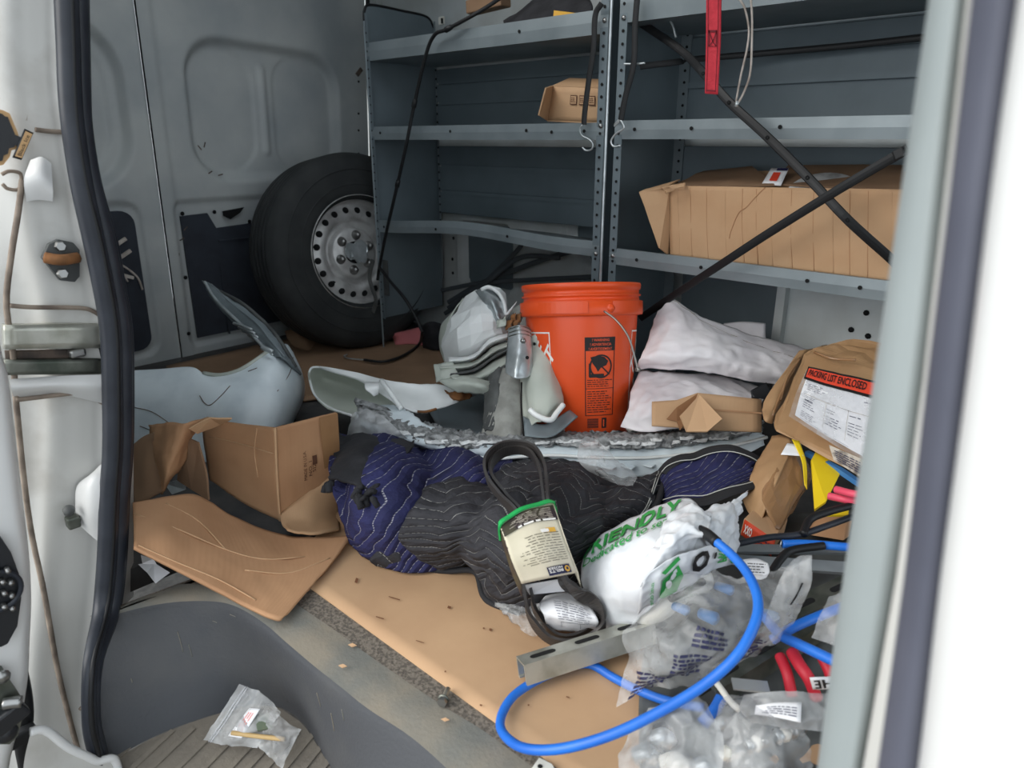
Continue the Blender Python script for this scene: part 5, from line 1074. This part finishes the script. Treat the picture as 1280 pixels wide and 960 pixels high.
# ================================================================== STRUTS, BARS AND HOSES
def channel(label, a, b, wd, ht, m='zinc', up=(0, 0, 1), slots=4, flip=1):
    t = thing('strut_channel', label, 'metal channel', a.lerp(b, .5))
    w2, h2, th = wd/2, ht, .0025
    pr = [(-w2, -h2), (-w2, 0), (w2, 0), (w2, -h2), (w2-th*2.5, -h2), (w2-th*2.5, -h2+th), (w2-th, -h2+th), (w2-th, -th), (-w2+th, -th), (-w2+th, -h2+th), (-w2+th*2.5, -h2+th), (-w2+th*2.5, -h2)]
    tube('channel', [a, b], 0, M[m], t, prof=pr, up=up, straight=True)
    d = (b-a); L = d.length; d.normalize(); U_ = Vector(up); U_ = (U_-d*U_.dot(d)).normalized(); S_ = d.cross(U_)
    for k in range(slots):
        c = a+d*(L*(k+.5)/slots)+U_*.0004; pts = [c+d*(.016*sx+.006*cos(t_))+S_*(.006*sin(t_)) for sx, rng in ((1, range(-90, 91, 30)), (-1, range(90, 271, 30))) for t_ in [radians(q) for q in rng]]
        mk('slot', pts, [tuple(range(len(pts)))], M['hole'], t)
    return t
channel('short zinc strut channel lying across the tan cardboard over the blue cable', P(650, 826, z=.052), P(812, 775, z=.06), .034, .034, up=(-.1, .40, 1), slots=3)
channel('dark steel strut channel pointing down left under the clear bags', P(884, 855, z=.07), P(1062, 745, z=.10), .036, .034, 'zinc_dark', slots=4)
channel('grey strut channel behind the right-hand clear bag, nearest the pillar', P(930, 790, z=.08), P(1075, 722, z=.13), .040, .028, 'zinc_dark', slots=3)
channel('long dark slotted channel lying lowest under the shopping bag', P(800, 805, z=.03), P(920, 705, z=.05), .036, .025, 'zinc_dark', slots=3)
for lb, p, q, w_ in (('upper flat grey steel bar in front of the orange carton', (915, 686, .115), (1085, 688, .125), .016), ('lower flat grey steel bar in front of the orange carton', (918, 701, .10), (1082, 712, .11), .022)):
    o = ribbon('steel_bar', Z([p, q]), w_, .008, M['grey_bar'], None, (0, -.6, 1), straight=True); tag(o, lb, 'metal bar', 'flat grey steel bars')
box('channel_lip', P(938, 857, z=.085), (.05, .022, .003), M['galv'], bpy.data.objects['strut_channel.001'], Matrix.Rotation(.6, 3, 'Z'))
def hose(label, pts, r, m, cat='hose', name=None, n=60, group=None, parts=None):
    t = thing(name or cat, label, cat, Z([pts[0]])[0], group); tube('jacket', Z(pts), r, M[m], t, n, 12); return t
t = hose('long thick blue cable looping in front over the cardboard edge', [(894, 676, .25), (915, 694, .245), (935, 718, .24), (947, 748, .235), (944, 778, .225), (922, 818, .20), (880, 856, .165), (820, 892, .13), (760, 920, .10), (700, 936, .07), (655, 935, .045), (630, 918, .025), (626, 898, .02), (640, 872, .02), (668, 852, .018), (700, 838, .016), (735, 830, .014), (765, 846, .014), (792, 860, .02), (830, 875, .03), (880, 885, .04)], .0069, 'blue_cable', 'cable', 'blue_cable', 200)
tube('black_end', Z([(872, 662, .245), (884, 668, .25), (896, 678, .25)]), .0088, M['rubber_black'], t, 10, 12)
hose('blue cable running right beneath the tall clear bag to the pillar', [(955, 770, .12), (975, 793, .13), (1000, 806, .14), (1050, 830, .15)], .0075, 'blue_cable', 'cable', 'blue_cable')
hose('blue cable slanting up right between the two dark channels', [(965, 800, .10), (985, 788, .12), (1010, 776, .13), (1060, 756, .14)], .0075, 'blue_cable', 'cable', 'blue_cable')
hose('upper blue cable end crossing behind the tall clear bag', [(960, 780, .07), (990, 765, .09), (1060, 740, .10)], .008, 'blue_cable', 'cable', 'blue_cable')
t = hose('cut blue cable lying above the flat grey bars', [(978, 680, .145), (1010, 680, .145), (1060, 684, .15), (1100, 686, .15)], .0075, 'blue_cable', 'cable', 'blue_cable')
lathe('cut_end', P(977, 680, z=.145), (-1, -.2, 0), [(0, .002), (.006, .002), (.006, 0)], M['galv'], t, 10)
hose('short blue cable piece among the bottom clear bags', [(878, 905, .06), (893, 888, .07), (902, 872, .08)], .0085, 'blue_cable', 'cable', 'blue_cable', 14)
hose('thin black hose lying over the cut blue cable', [(920, 680, .14), (960, 672, .15), (1000, 668, .155), (1040, 655, .16), (1080, 640, .16)], .006, 'rubber', 'hose', 'black_hose')
hose('bent black hose dropping from the grey bars to the clear bag', [(962, 720, .13), (975, 700, .14), (990, 688, .145), (1030, 682, .15)], .007, 'rubber_black', 'hose', 'black_hose')
hose('black cable leaning against the yellow card', [(1004, 668, .16), (1012, 650, .17), (1035, 640, .18), (1080, 628, .19)], .007, 'rubber_black', 'cable', 'black_cable')
hose('upper pink hose showing beside the pillar', [(1045, 612, .21), (1070, 618, .22), (1110, 622, .22)], .007, 'pink_hose', 'hose', 'pink_hose')
hose('lower pink hose showing beside the pillar', [(1036, 620, .19), (1060, 625, .195), (1110, 634, .19)], .007, 'pink_hose', 'hose', 'pink_hose')
hose('left red hose arching under the dark channels', [(975, 820, .09), (984, 842, .085), (990, 870, .06)], .008, 'red_hose', 'hose', 'red_hose', 20)
hose('middle red hose arching under the dark channels', [(990, 815, .10), (1000, 832, .10), (1012, 850, .09), (1020, 872, .06)], .009, 'red_hose', 'hose', 'red_hose', 20)
hose('right red hose by the pillar beside the white lettered label', [(1028, 822, .11), (1036, 838, .10), (1042, 860, .08)], .008, 'red_hose', 'hose', 'red_hose', 20)
t = thing('lettered_label', 'white curved label with black letters among the red hoses', 'label', P(1025, 850, z=.09))
lbl = Surf(G([[(1012, 848, .105), (1024, 847, .108), (1044, 846, .10)], [(1016, 862, .085), (1028, 862, .088), (1046, 860, .085)]])); sheet('label', lbl, M['paper'], t, 8, 4, .002); text('letters', lbl, 'HE', (.95, .15), (-.75, 0), (0, .7), M['black_print'], t, .0016, .02)
hose('thin white cable with grey plug near the bottom right', [(893, 850, .09), (902, 862, .09), (912, 876, .085), (925, 888, .08)], .0045, 'cream_plastic', 'cable', 'white_cable', 16)
hose('dark red hose glimpsed beneath the crossing blue cables', [(975, 785, .06), (1000, 772, .07), (1050, 755, .08)], .007, 'red_hose', 'hose', 'red_hose', 16)

# ================================================================== WHITE SACKS, CARTONS AND PARCELS
o = sheet('white_mailer', Surf([[D(905, 404, 2.0), D(930, 402, 2.0), D(957, 404, 2.0)], [D(900, 415, 1.98), D(930, 416, 1.98), D(957, 420, 1.98)], [D(900, 440, 1.95), D(930, 445, 1.95), D(960, 440, 1.95)]], True, wr(.003, 12)), M['mailer'], None, 12, 10, .003); tag(o, 'white mailing sack furthest back, mostly hidden behind the creased one', 'sack', 'white mailing sacks')
up_s = Surf([[D(822, 388, 1.93), D(840, 374, 1.93), D(868, 392, 1.93), D(920, 412, 1.93), D(1008, 438, 1.93)], [D(812, 420, 1.84), D(845, 408, 1.82), D(885, 418, 1.82), D(935, 434, 1.83), D(1000, 452, 1.84)], [D(800, 448, 1.80), D(845, 440, 1.76), D(890, 446, 1.76), D(935, 458, 1.78), D(990, 468, 1.80)], [D(796, 462, 1.85), D(845, 462, 1.80), D(890, 466, 1.80), D(930, 475, 1.80), D(975, 482, 1.82)]], True, wr(.006, 8, .005))
o = sheet('white_mailer', up_s, M['mailer'], None, 60, 40, .003); tag(o, 'creased white mailing sack rising to a point right of the bucket', 'sack', 'white mailing sacks')
tube('fold_line', [up_s.at(a, b, -.0004) for a, b in [(.25+.75*k/24, .02+.28*(k/24)**1.2) for k in range(25)]], .0012, M['seam_dirt'], o, 60, 4)
lo_s = Surf([[D(800, 462, 1.86), D(845, 466, 1.84), D(890, 470, 1.86), D(930, 478, 1.88), D(960, 490, 1.88)], [D(790, 490, 1.79), D(830, 486, 1.75), D(870, 484, 1.75), D(915, 488, 1.78), D(955, 498, 1.80)], [D(784, 515, 1.74), D(815, 512, 1.70), D(860, 505, 1.70), D(910, 508, 1.73), D(950, 512, 1.76)], [D(776, 534, 1.74), D(808, 540, 1.70), D(855, 535, 1.70), D(905, 535, 1.72), D(945, 535, 1.74)]], True, wr(.006, 8, .006, 3))
o = sheet('white_mailer', lo_s, M['mailer'], None, 60, 40, .003); tag(o, 'lower white mailing sack slumped between the bucket and small open carton', 'sack', 'white mailing sacks')
o = sheet('dark_plastic_part', Surf([[D(938, 488, 1.72), D(958, 478, 1.72)], [D(942, 496, 1.70), D(968, 494, 1.70)], [D(960, 500, 1.70), D(975, 500, 1.70)]], True), M['dark_plastic'], None, 10, 8, .01); tag(o, 'dark plastic piece tucked left of the labelled brown parcel', 'car part')
t = thing('open_carton', 'small open brown carton with folded flap in front of the white sacks', 'carton', P(880, 540, z=.12))
oc = Surf([[D(815, 502, 1.66), D(846, 500, 1.66), D(872, 491, 1.66), D(952, 499, 1.66)], [D(815, 532, 1.63), D(846, 534, 1.63), D(872, 537, 1.63), D(952, 540, 1.63)]], False); sheet('front', oc, M['card_pale'], t, 18, 8, .004)
poly('gap_shade_patch', [D(833, 524, 1.635), D(846, 509, 1.635), D(872, 492, 1.635), D(862, 520, 1.635), D(850, 538, 1.62), D(846, 527, 1.63)], M['card_shade'], t, .003)  # dark card patch: the gap's shade is painted in as colour
poly('folded_flap', [D(874, 494, 1.63), D(903, 524, 1.58), D(884, 540, 1.58), D(858, 540, 1.59), D(850, 520, 1.60)], M['card_pale'], t, .005)
patch('tape_band', oc, (.56, .42), (.44, .0), (0, .05), M['card_brown'], t, .003, 4)
# labelled parcel
t = thing('parcel', 'brown paper parcel with a white packing list pouch, leaning by the pillar', 'parcel', P(1010, 640, z=.15))
fr = [D(956, 536, 1.52), D(1096, 610, 1.40), D(1135, 470, 1.56), D(1000, 436, 1.68)]
bkv = Vector((.04, .16, .03)); bkk = [q+bkv for q in fr]; bkk[0] += RT*-.0+Vector((0, 0, -.01)); bkk[3] += Vector((.03, -.06, .0))
hexa('wrapping', fr, bkk, M['kraft'], t, .022, 4, .010, 13, seed=3)
sheet('left_fold', Surf([[D(1000, 438, 1.67), D(1014, 436, 1.70), D(1035, 431, 1.8)], [D(962, 490, 1.60), D(985, 476, 1.62), D(1010, 460, 1.70)], [D(952, 512, 1.56), D(956, 526, 1.52), D(965, 530, 1.54)]], True, wr(.004, 14, .003)), M['kraft'], t, 16, 16, .003)
ps = Surf([[D(1008, 462, 1.575), D(1050, 470, 1.535), D(1110, 484, 1.49)], [D(995, 492, 1.53), D(1042, 512, 1.485), D(1100, 530, 1.44)], [D(986, 520, 1.49), D(1036, 552, 1.445), D(1092, 584, 1.395)]], True, wr(.002, 14, .001))
pch = sheet('pouch', ps, M['film_thin'], t, 20, 16, 0)
ps2 = Surf([[D(1008, 462, 1.585), D(1050, 470, 1.545), D(1110, 484, 1.50)], [D(995, 492, 1.54), D(1042, 512, 1.495), D(1100, 530, 1.45)], [D(986, 520, 1.50), D(1036, 552, 1.455), D(1092, 584, 1.405)]], True, wr(.002, 14, .001))
PT = lambda a, b, off: ps2.at(a, b, off+.004)
pf = FnSurf(PT); patch('packing_list', pf, (.06, .0), (.94, 0), (.0, .97), M['paper'], t, .004, 12)
patch('pouch_border', pf, (.03, -.0), (.97, .0), (-.0, .24), M['black_print'], t, .006, 10); patch('pouch_header', pf, (.05, .035), (.95, 0), (0, .17), M['red_print'], t, .0072, 10)
text('pouch_text', pf, 'PACKING LIST ENCLOSED', (.07, .172), (.72, .0), (.01, -.112), M['black_print'], pch, .009, .02)
for o_, w_, h_, n_ in (((.12, .28), .26, .12, 4), ((.12, .50), .14, .05, 2), ((.12, .62), .16, .12, 3), ((.12, .80), .2, .12, 4), ((.42, .55), .1, .08, 2), ((.42, .66), .2, .16, 4), ((.68, .52), .16, .05, 1), ((.68, .62), .16, .2, 5), ((.8, .3), .1, .03, 1), ((.12, .95), .8, .015, 1)): lines('list_print', pf, o_, (w_, 0), (0, h_), n_, M['navy_print'], t, .0052, .22, 3, n_)
multi('barcode', [quad(pf, (.13+.012*k, .57), (.006, 0), (0, .035), .0054, 1) for k in range(9)], M['navy_print'], t)
for o_, ax, ay in (((.10, .48), (.84, 0), (0, .006)), ((.40, .48), (.004, 0), (0, .42)), ((.66, .48), (.004, 0), (0, .42))): patch('list_rule', pf, o_, ax, ay, M['paper_worn'], t, .005, 3)
wl = Surf([[D(1036, 556, 1.435), D(1092, 580, 1.395)], [D(1042, 575, 1.42), D(1090, 606, 1.375)]]); sheet('worn_label', wl, M['paper_worn'], t, 8, 6, 0); lines('worn_text', wl, (.1, .2), (.8, 0), (0, .7), 5, M['navy_print'], t, .002, .4, 8, 3)
for q in ([(1018, 440, 1.66), (1040, 448, 1.62), (1070, 450, 1.60)], [(975, 500, 1.575), (985, 470, 1.61), (1000, 448, 1.655)], [(965, 520, 1.54), (978, 488, 1.59), (994, 458, 1.64)]):
    tube('paper_crease', [D(*p) for p in q], .003, M['tape_brown'], t, 12, 6)
# taped parcel below it
t = thing('parcel', 'brown parcel wrapped in glossy tape standing between blanket corner and yellow card', 'parcel', P(980, 668, z=.06))
fr = [D(970, 668, 1.32), D(1012, 642, 1.36), D(1018, 575, 1.50), D(960, 556, 1.50)]; fr2 = [D(930, 640, 1.40), D(1000, 600, 1.52), D(1005, 556, 1.60), D(950, 545, 1.56)]
hexa('wrapping', [D(948, 622, 1.36), D(972, 670, 1.30), D(1002, 608, 1.42), D(988, 548, 1.50)], [D(962, 600, 1.52), D(990, 640, 1.46), D(1020, 590, 1.50), D(1000, 546, 1.60)], M['tape_brown'], t, .01, 3, .006, 16, seed=1)
sheet('paper_fold', Surf([[D(965, 545, 1.53), D(985, 544, 1.52), D(992, 556, 1.49)], [D(945, 580, 1.47), D(962, 590, 1.42), D(972, 600, 1.40)], [D(925, 615, 1.44), D(935, 640, 1.40), D(950, 652, 1.36)]], True, wr(.004, 16, .003)), M['kraft'], t, 14, 18, .003)
sheet('yellow_tape', Surf([[D(990, 549, 1.48), D(999, 551, 1.48)], [D(1002, 575, 1.44), D(1008, 578, 1.44)], [D(1006, 606, 1.39), D(1009, 612, 1.39)]]), M['yellow'], t, 4, 10, .001)
sheet('white_tape', Surf([[D(984, 554, 1.475), D(1000, 556, 1.475)], [D(976, 568, 1.45), D(1004, 570, 1.45)]]), M['paper'], t, 4, 4, .001)
t = thing('small_carton', 'small carton with brown top and orange side under the taped parcel', 'carton', P(955, 668, z=.08))
top_ = [D(930, 648, 1.35), D(968, 674, 1.29), D(985, 648, 1.37), D(950, 628, 1.43)]; sd_ = [q+Vector((0, -.01, -.03)) for q in top_]
hexa('body', sd_, top_, M['card_pale'], t, .002)
os_ = Surf([[top_[0]+UP*-.001-FW*.004, top_[1]+UP*-.001-FW*.004], [sd_[0]-FW*.004, sd_[1]-FW*.004]], False); sheet('orange_side', os_, M['orange_box'], t, 4, 3, .001); text('box_text', os_, 'OXX', (.34, .2), (-.26, 0), (0, .55), M['white_print'], t, .003, .03)
lines('box_print', os_, (.5, .3), (.45, 0), (0, .5), 2, M['navy_print'], t, .003, .4, 4, 2)
t = poly('yellow_card', [D(1014, 575, 1.46), D(1022, 560, 1.50), D(1050, 592, 1.44), D(1032, 628, 1.36), D(1018, 638, 1.35)], M['yellow'], None, .006); tag(t, 'upright yellow folder between the taped parcel and the pillar', 'folder')
t = poly('yellow_strip', [D(1026, 640, 1.34), D(1062, 632, 1.34), D(1060, 645, 1.32), D(1030, 645, 1.33)], M['yellow'], None, .004); tag(t, 'small yellow strip below the pink hoses', 'strip')
t = ribbon('blue_rod', [D(1008, 566, 1.50), D(1050, 588, 1.44), D(1100, 622, 1.36)], .012, .010, M['blue_part'], None, (0, 0, 1), straight=True); tag(t, 'blue bar running along the underside of the labelled parcel', 'bar')
t = thing('brown_carton', 'brown carton end in the shade under the pink hoses', 'carton', D(1040, 660, 1.36)); hexa('body', [D(1006, 668, 1.36), D(1055, 676, 1.34), D(1060, 645, 1.38), D(1022, 645, 1.40)], [D(1020, 660, 1.5), D(1070, 665, 1.48), D(1072, 640, 1.5), D(1030, 640, 1.52)], M['card_brown'], t, .003)
o = sheet('round_label', FnS if False else Surf(G([[(924, 700, .17), (945, 698, .17), (960, 704, .17)], [(926, 710, .165), (945, 714, .165), (962, 714, .165)], [(936, 722, .16), (950, 724, .16), (958, 722, .16)]])), M['paper'], None, 10, 8, .002); tag(o, 'white oval label card beside the blue cable below the grey bars', 'label')
lines('label_print', Surf(G([[(930, 702, .172), (960, 704, .172)], [(936, 720, .164), (958, 721, .164)]])), (.1, .1), (.8, 0), (0, .8), 4, M['black_print'], o, .003, .35, 5, 2)

# underlayer so the heap rests on something: boards and a dark bin liner
o = sheet('dark_liner', Surf(G([[(860, 640, .06), (960, 640, .08), (1100, 640, .10)], [(820, 740, .03), (930, 740, .05), (1100, 740, .06)], [(800, 860, .012), (920, 860, .02), (1060, 860, .02)], [(800, 985, .012), (920, 985, .012), (1040, 985, .012)]]), True, wr(.012, 12, .008)), M['dark_primer'], None, 40, 40, .003); tag(o, 'dark grey crumpled liner underneath the hoses and clear bags', 'liner')

# ================================================================== CLEAR BAGS
def cbag(label, rows, m='film_clear', nu=50, nv=46, amp=.005, cr_=.006, seed=0, parts=()):
    t = thing('clear_bag', label, 'plastic bag', Z([rows[-1][1]])[0]); s = Surf(G(rows), True, wr(amp, 12, cr_, seed)); sheet('film', s, M[m], t, nu, nv, 0)
    return t, s
t, s = cbag('large clear bag with blocks of dark warning print under the blue cable', [[(850, 712, .19), (885, 715, .20), (930, 722, .20), (975, 712, .20), (1014, 698, .22)], [(815, 755, .17), (865, 750, .21), (915, 752, .21), (965, 750, .20), (1005, 735, .20)], [(782, 795, .13), (840, 795, .19), (900, 795, .195), (950, 790, .18), (985, 775, .16)], [(785, 825, .10), (835, 835, .15), (885, 830, .16), (930, 815, .15), (968, 800, .13)], [(772, 884, .03), (815, 860, .09), (860, 858, .11), (905, 842, .11), (950, 815, .11)]], amp=.005, cr_=.007)
for o_, ax, ay, n in (((.28, .62), (.26, .04), (-.01, .22), 7), ((.08, .80), (.24, .02), (0, .20), 6), ((.62, .66), (.30, -.02), (.0, .22), 8), ((.36, .44), (.2, .05), (0, .14), 4)): lines('warning_print', s, o_, ax, ay, n, M['navy_print'], t, .002, .6, 7, n)
patch('warning_block', s, (.40, .50), (.18, .04), (0, .10), M['dark_primer'], t, -.004, 4)
for u, v, z, r_ in ((905, 735, .16, .012), (885, 770, .14, .015), (850, 760, .14, .012), (960, 770, .13, .016)): lathe('blue_fitting', P(u, v, z=z-.03), (.9, -.3, .3), [(0, .02), (r_*.7, .015), (r_*.6, -.015), (0, -.02)], M['blue_part'], t, 14)
t, s = cbag('tall upright tongue of clear plastic bag right of the blue cable', [[(985, 705, .26), (1000, 696, .27), (1016, 694, .27)], [(968, 740, .22), (990, 735, .23), (1012, 735, .23)], [(955, 780, .17), (975, 776, .18), (995, 772, .18)], [(948, 806, .13), (962, 806, .14), (974, 800, .14)]], nu=20, amp=.004, cr_=.005, seed=3)
patch('dark_slit', s, (.72, .28), (.06, 0), (-.14, .22), M['hole'], t, .002, 3)
t, s = cbag('clear bag of parts at the bottom edge, left of the white cable', [[(850, 868, .13), (868, 866, .135), (885, 875, .12)], [(810, 890, .09), (850, 895, .13), (895, 905, .12)], [(780, 925, .05), (840, 925, .11), (905, 930, .11)], [(775, 985, .03), (840, 990, .08), (900, 990, .08)]], 'film_milky', seed=5)
for u, v, z in ((795, 945, .04), (830, 955, .05), (872, 960, .05), (815, 925, .05)): tube('part', Z([(u, v, z), (u+14, v-4, z+.01), (u+22, v+4, z)]), .012, M[('galv', 'blue_part', 'cream_plastic', 'galv')[int(u) % 4]], t, 10, 10)
t, s = cbag('clear bag with bubbly hardware in the middle of the bottom edge', [[(905, 870, .12), (925, 866, .13), (950, 872, .12), (975, 880, .11)], [(895, 895, .11), (930, 890, .14), (965, 895, .13), (1000, 905, .11)], [(895, 930, .09), (930, 925, .12), (970, 930, .12), (1015, 935, .09)], [(890, 990, .05), (935, 990, .08), (980, 990, .08), (1020, 990, .06)]], seed=7)
for k in range(12): lathe('part', P(900+9*k, 905+(k*37) % 40, z=.09), (.3, (k % 3-1)*.5, 1), [(0, .010), (.008, .007), (.009, -.005), (0, -.008)], M[('galv', 'cream_plastic', 'bolt_steel', 'dark_primer')[k % 4]], t, 8)
t, s = cbag('clear bag carrying a white paper label beside the pillar foot', [[(930, 868, .13), (975, 864, .14), (1035, 866, .13)], [(925, 885, .11), (975, 885, .13), (1035, 890, .12)], [(940, 905, .09), (985, 910, .11), (1035, 915, .10)]], 'film_milky', seed=11, amp=.004, cr_=.004)
lb = Surf(G([[(945, 882, .135), (972, 878, .14), (1002, 878, .14)], [(943, 893, .125), (972, 897, .13), (1001, 903, .13)]])); sheet('paper_label', lb, M['paper'], t, 8, 4, .001); lines('label_print', lb, (.9, .85), (-.75, -.05), (0, -.6), 4, M['navy_print'], t, .002, .35, 6, 2)
t, s = cbag('small clear bag hanging at the pillar edge beside the blue cables', [[(1035, 745, .20), (1050, 742, .20), (1075, 745, .20)], [(1022, 775, .17), (1045, 772, .18), (1075, 775, .18)], [(1015, 797, .14), (1040, 806, .15), (1070, 820, .14)]], nu=20, nv=20, amp=.005, cr_=.007, seed=13)
t, s = cbag('little clear bag lying on the pale strip above the black blanket', [[(726, 550, .19), (738, 545, .19), (750, 552, .19)], [(722, 572, .17), (748, 570, .18), (775, 578, .17)], [(730, 584, .16), (762, 592, .17), (795, 594, .16)], [(745, 596, .15), (772, 605, .16), (790, 608, .15)]], nu=24, nv=24, amp=.004, cr_=.006, seed=15)
t, s = cbag('milky plastic scrap at the left end of the torn sill panel', [[(440, 518, .17), (458, 512, .18), (480, 520, .18)], [(436, 535, .14), (465, 532, .16), (500, 540, .16)], [(434, 545, .12), (470, 552, .13), (515, 552, .13)]], 'film_milky', nu=20, nv=16, amp=.004, cr_=.006, seed=17)
# zip bag on the step
zz = -.19
t = thing('zip_bag', 'clear zip bag with paper slip and small parts lying on the step', 'plastic bag', P(315, 910, z=-.215))
zb = Surf([[P(298, 855, z=-.12), P(330, 868, z=-.12), P(352, 890, z=-.13)], [P(284, 880, z=-.15), P(315, 890, z=-.15), P(345, 900, z=-.15)], [P(268, 905, z=-.18), P(300, 915, z=-.17), P(335, 912, z=-.17), ][:3], [P(254, 925, z=-.205), P(285, 932, z=-.20), P(322, 935, z=-.195)]], True, wr(.003, 20, .004, 2))
sheet('film', zb, M['film_milky'], t, 26, 26, 0)
zb2 = Surf([[P(340, 885, z=-.145), P(362, 905, z=-.15), P(376, 912, z=-.15)], [P(330, 910, z=-.165), P(350, 925, z=-.165), P(368, 928, z=-.17)], [P(322, 932, z=-.19), P(338, 948, z=-.20), P(352, 962, z=-.205)]], True, wr(.004, 20, .005, 4)); sheet('film', zb2, M['film_milky'], t, 20, 20, 0)
for b in (.0, .05): tube('zip_seal', [zb.at(0+.13+b, q, .002) for q in (0, .3, .6, 1)], .0016, M['film_thin'], t, 20, 6)
ls = Surf([[zb.at(.42, .28, .003), zb.at(.62, .22, .003)], [zb.at(.36, .78, .003), zb.at(.60, .76, .003)]], False); sheet('paper_slip', ls, M['paper'], t, 3, 8, .001); lines('slip_print', ls, (.2, .15), (.0, .7), (.6, 0), 3, M['red_print'], t, .0015, .25, 3, 1)
tube('stick', [P(290, 916, z=-.175), P(320, 920, z=-.17), P(356, 924, z=-.165)], .004, M['wood_stick'], t, 10, 8)
poly('circuit_piece', [P(318, 893, z=-.155), P(336, 893, z=-.155), P(342, 910, z=-.165), P(322, 914, z=-.165)], M['pcb'], t, .004)
# little things on the floor strip
t = thing('hex_bolt', 'small steel hex bolt lying on the speckled strip', 'bolt', P(554, 870, z=.008)); a_, b_ = P(553, 877, z=.014), P(560, 861, z=.012)
ax_ = (b_-a_).normalized(); lathe('head', a_, ax_, [(0, -.004), (.0075, -.004), (.0075, .003), (.004, .003)], M['bolt_steel'], t, 6, False); lathe('washer', a_+ax_*.004, ax_, [(0, 0), (.009, 0), (.009, .0015), (0, .0015)], M['zinc_dark'], t, 14); lathe('shank', a_, ax_, [(.0042, .003), (.0042, (b_-a_).length), (0, (b_-a_).length)], M['zinc'], t, 12)
t = poly('metal_tab', Z([(664, 962, .012), (674, 948, .012), (690, 956, .012), (696, 968, .012), (680, 975, .012)]), M['cream_plastic'], None, .003); tag(t, 'white tab with a hole at the bottom edge by the blue cable', 'tab')
lathe('tab_hole', P(675, 958, z=.0145), (0, 0, 1), [(0, .0005), (.0035, .0005), (.0035, 0)], M['hole'], t, 10)
for k, (u, v) in enumerate(((440, 806), (556, 899), (428, 832))):
    o = poly('wood_chip', Z([(u-5, v, .010), (u+1, v-2, .012), (u+6, v+1, .010), (u, v+3, .009)]), M['card_tan'], None, .002); tag(o, ('pale wood chip on the rim just below the brown flap', 'larger pale chip on the step rim near the bolt', 'tiny pale chip on the step rim left of the middle')[k], 'wood chip')
# tree-shaped air freshener at the jamb
t = thing('air_freshener', 'dark scalloped tree-shaped air freshener with gold edge stuck at the far left jamb', 'air freshener', J(10, 170, -1.30))
sc_ = [(24, 176), (22, 186), (14, 188), (12, 196), (6, 198), (4, 206), (-6, 208), (-20, 200), (-30, 170), (-20, 140), (-4, 136), (4, 138), (8, 142), (12, 142), (15, 150), (14, 156), (22, 166)]
poly('gold_border', [J(u, v, -1.302) for u, v in sc_], M['gold_edge'], t, .003); cx, cy = -4, 170
poly('tree', [J(cx+(u-cx)*.84, cy+(v-cy)*.86, -1.298) for u, v in sc_]+[], M['dark_plastic'], t, .003)
poly('neck', [J(12, 166, -1.2975), J(28, 172, -1.2975), J(24, 184, -1.2975), J(12, 178, -1.2975)], M['dark_plastic'], t, .003)
fb = Surf([[J(31, 161, -1.294), J(42, 166, -1.294)], [J(16, 197, -1.294), J(27, 200, -1.294)]], False); sheet('base_border', fb, M['dark_plastic'], t, 2, 4, .003)
patch('base_card', fb, (.1, .06), (.8, 0), (0, .88), M['gold_edge'], t, .0025, 2); text('scent_name', fb, 'Black Ice', (.70, .88), (.0, -.72), (-.42, 0), M['black_print'], t, .004, .0)
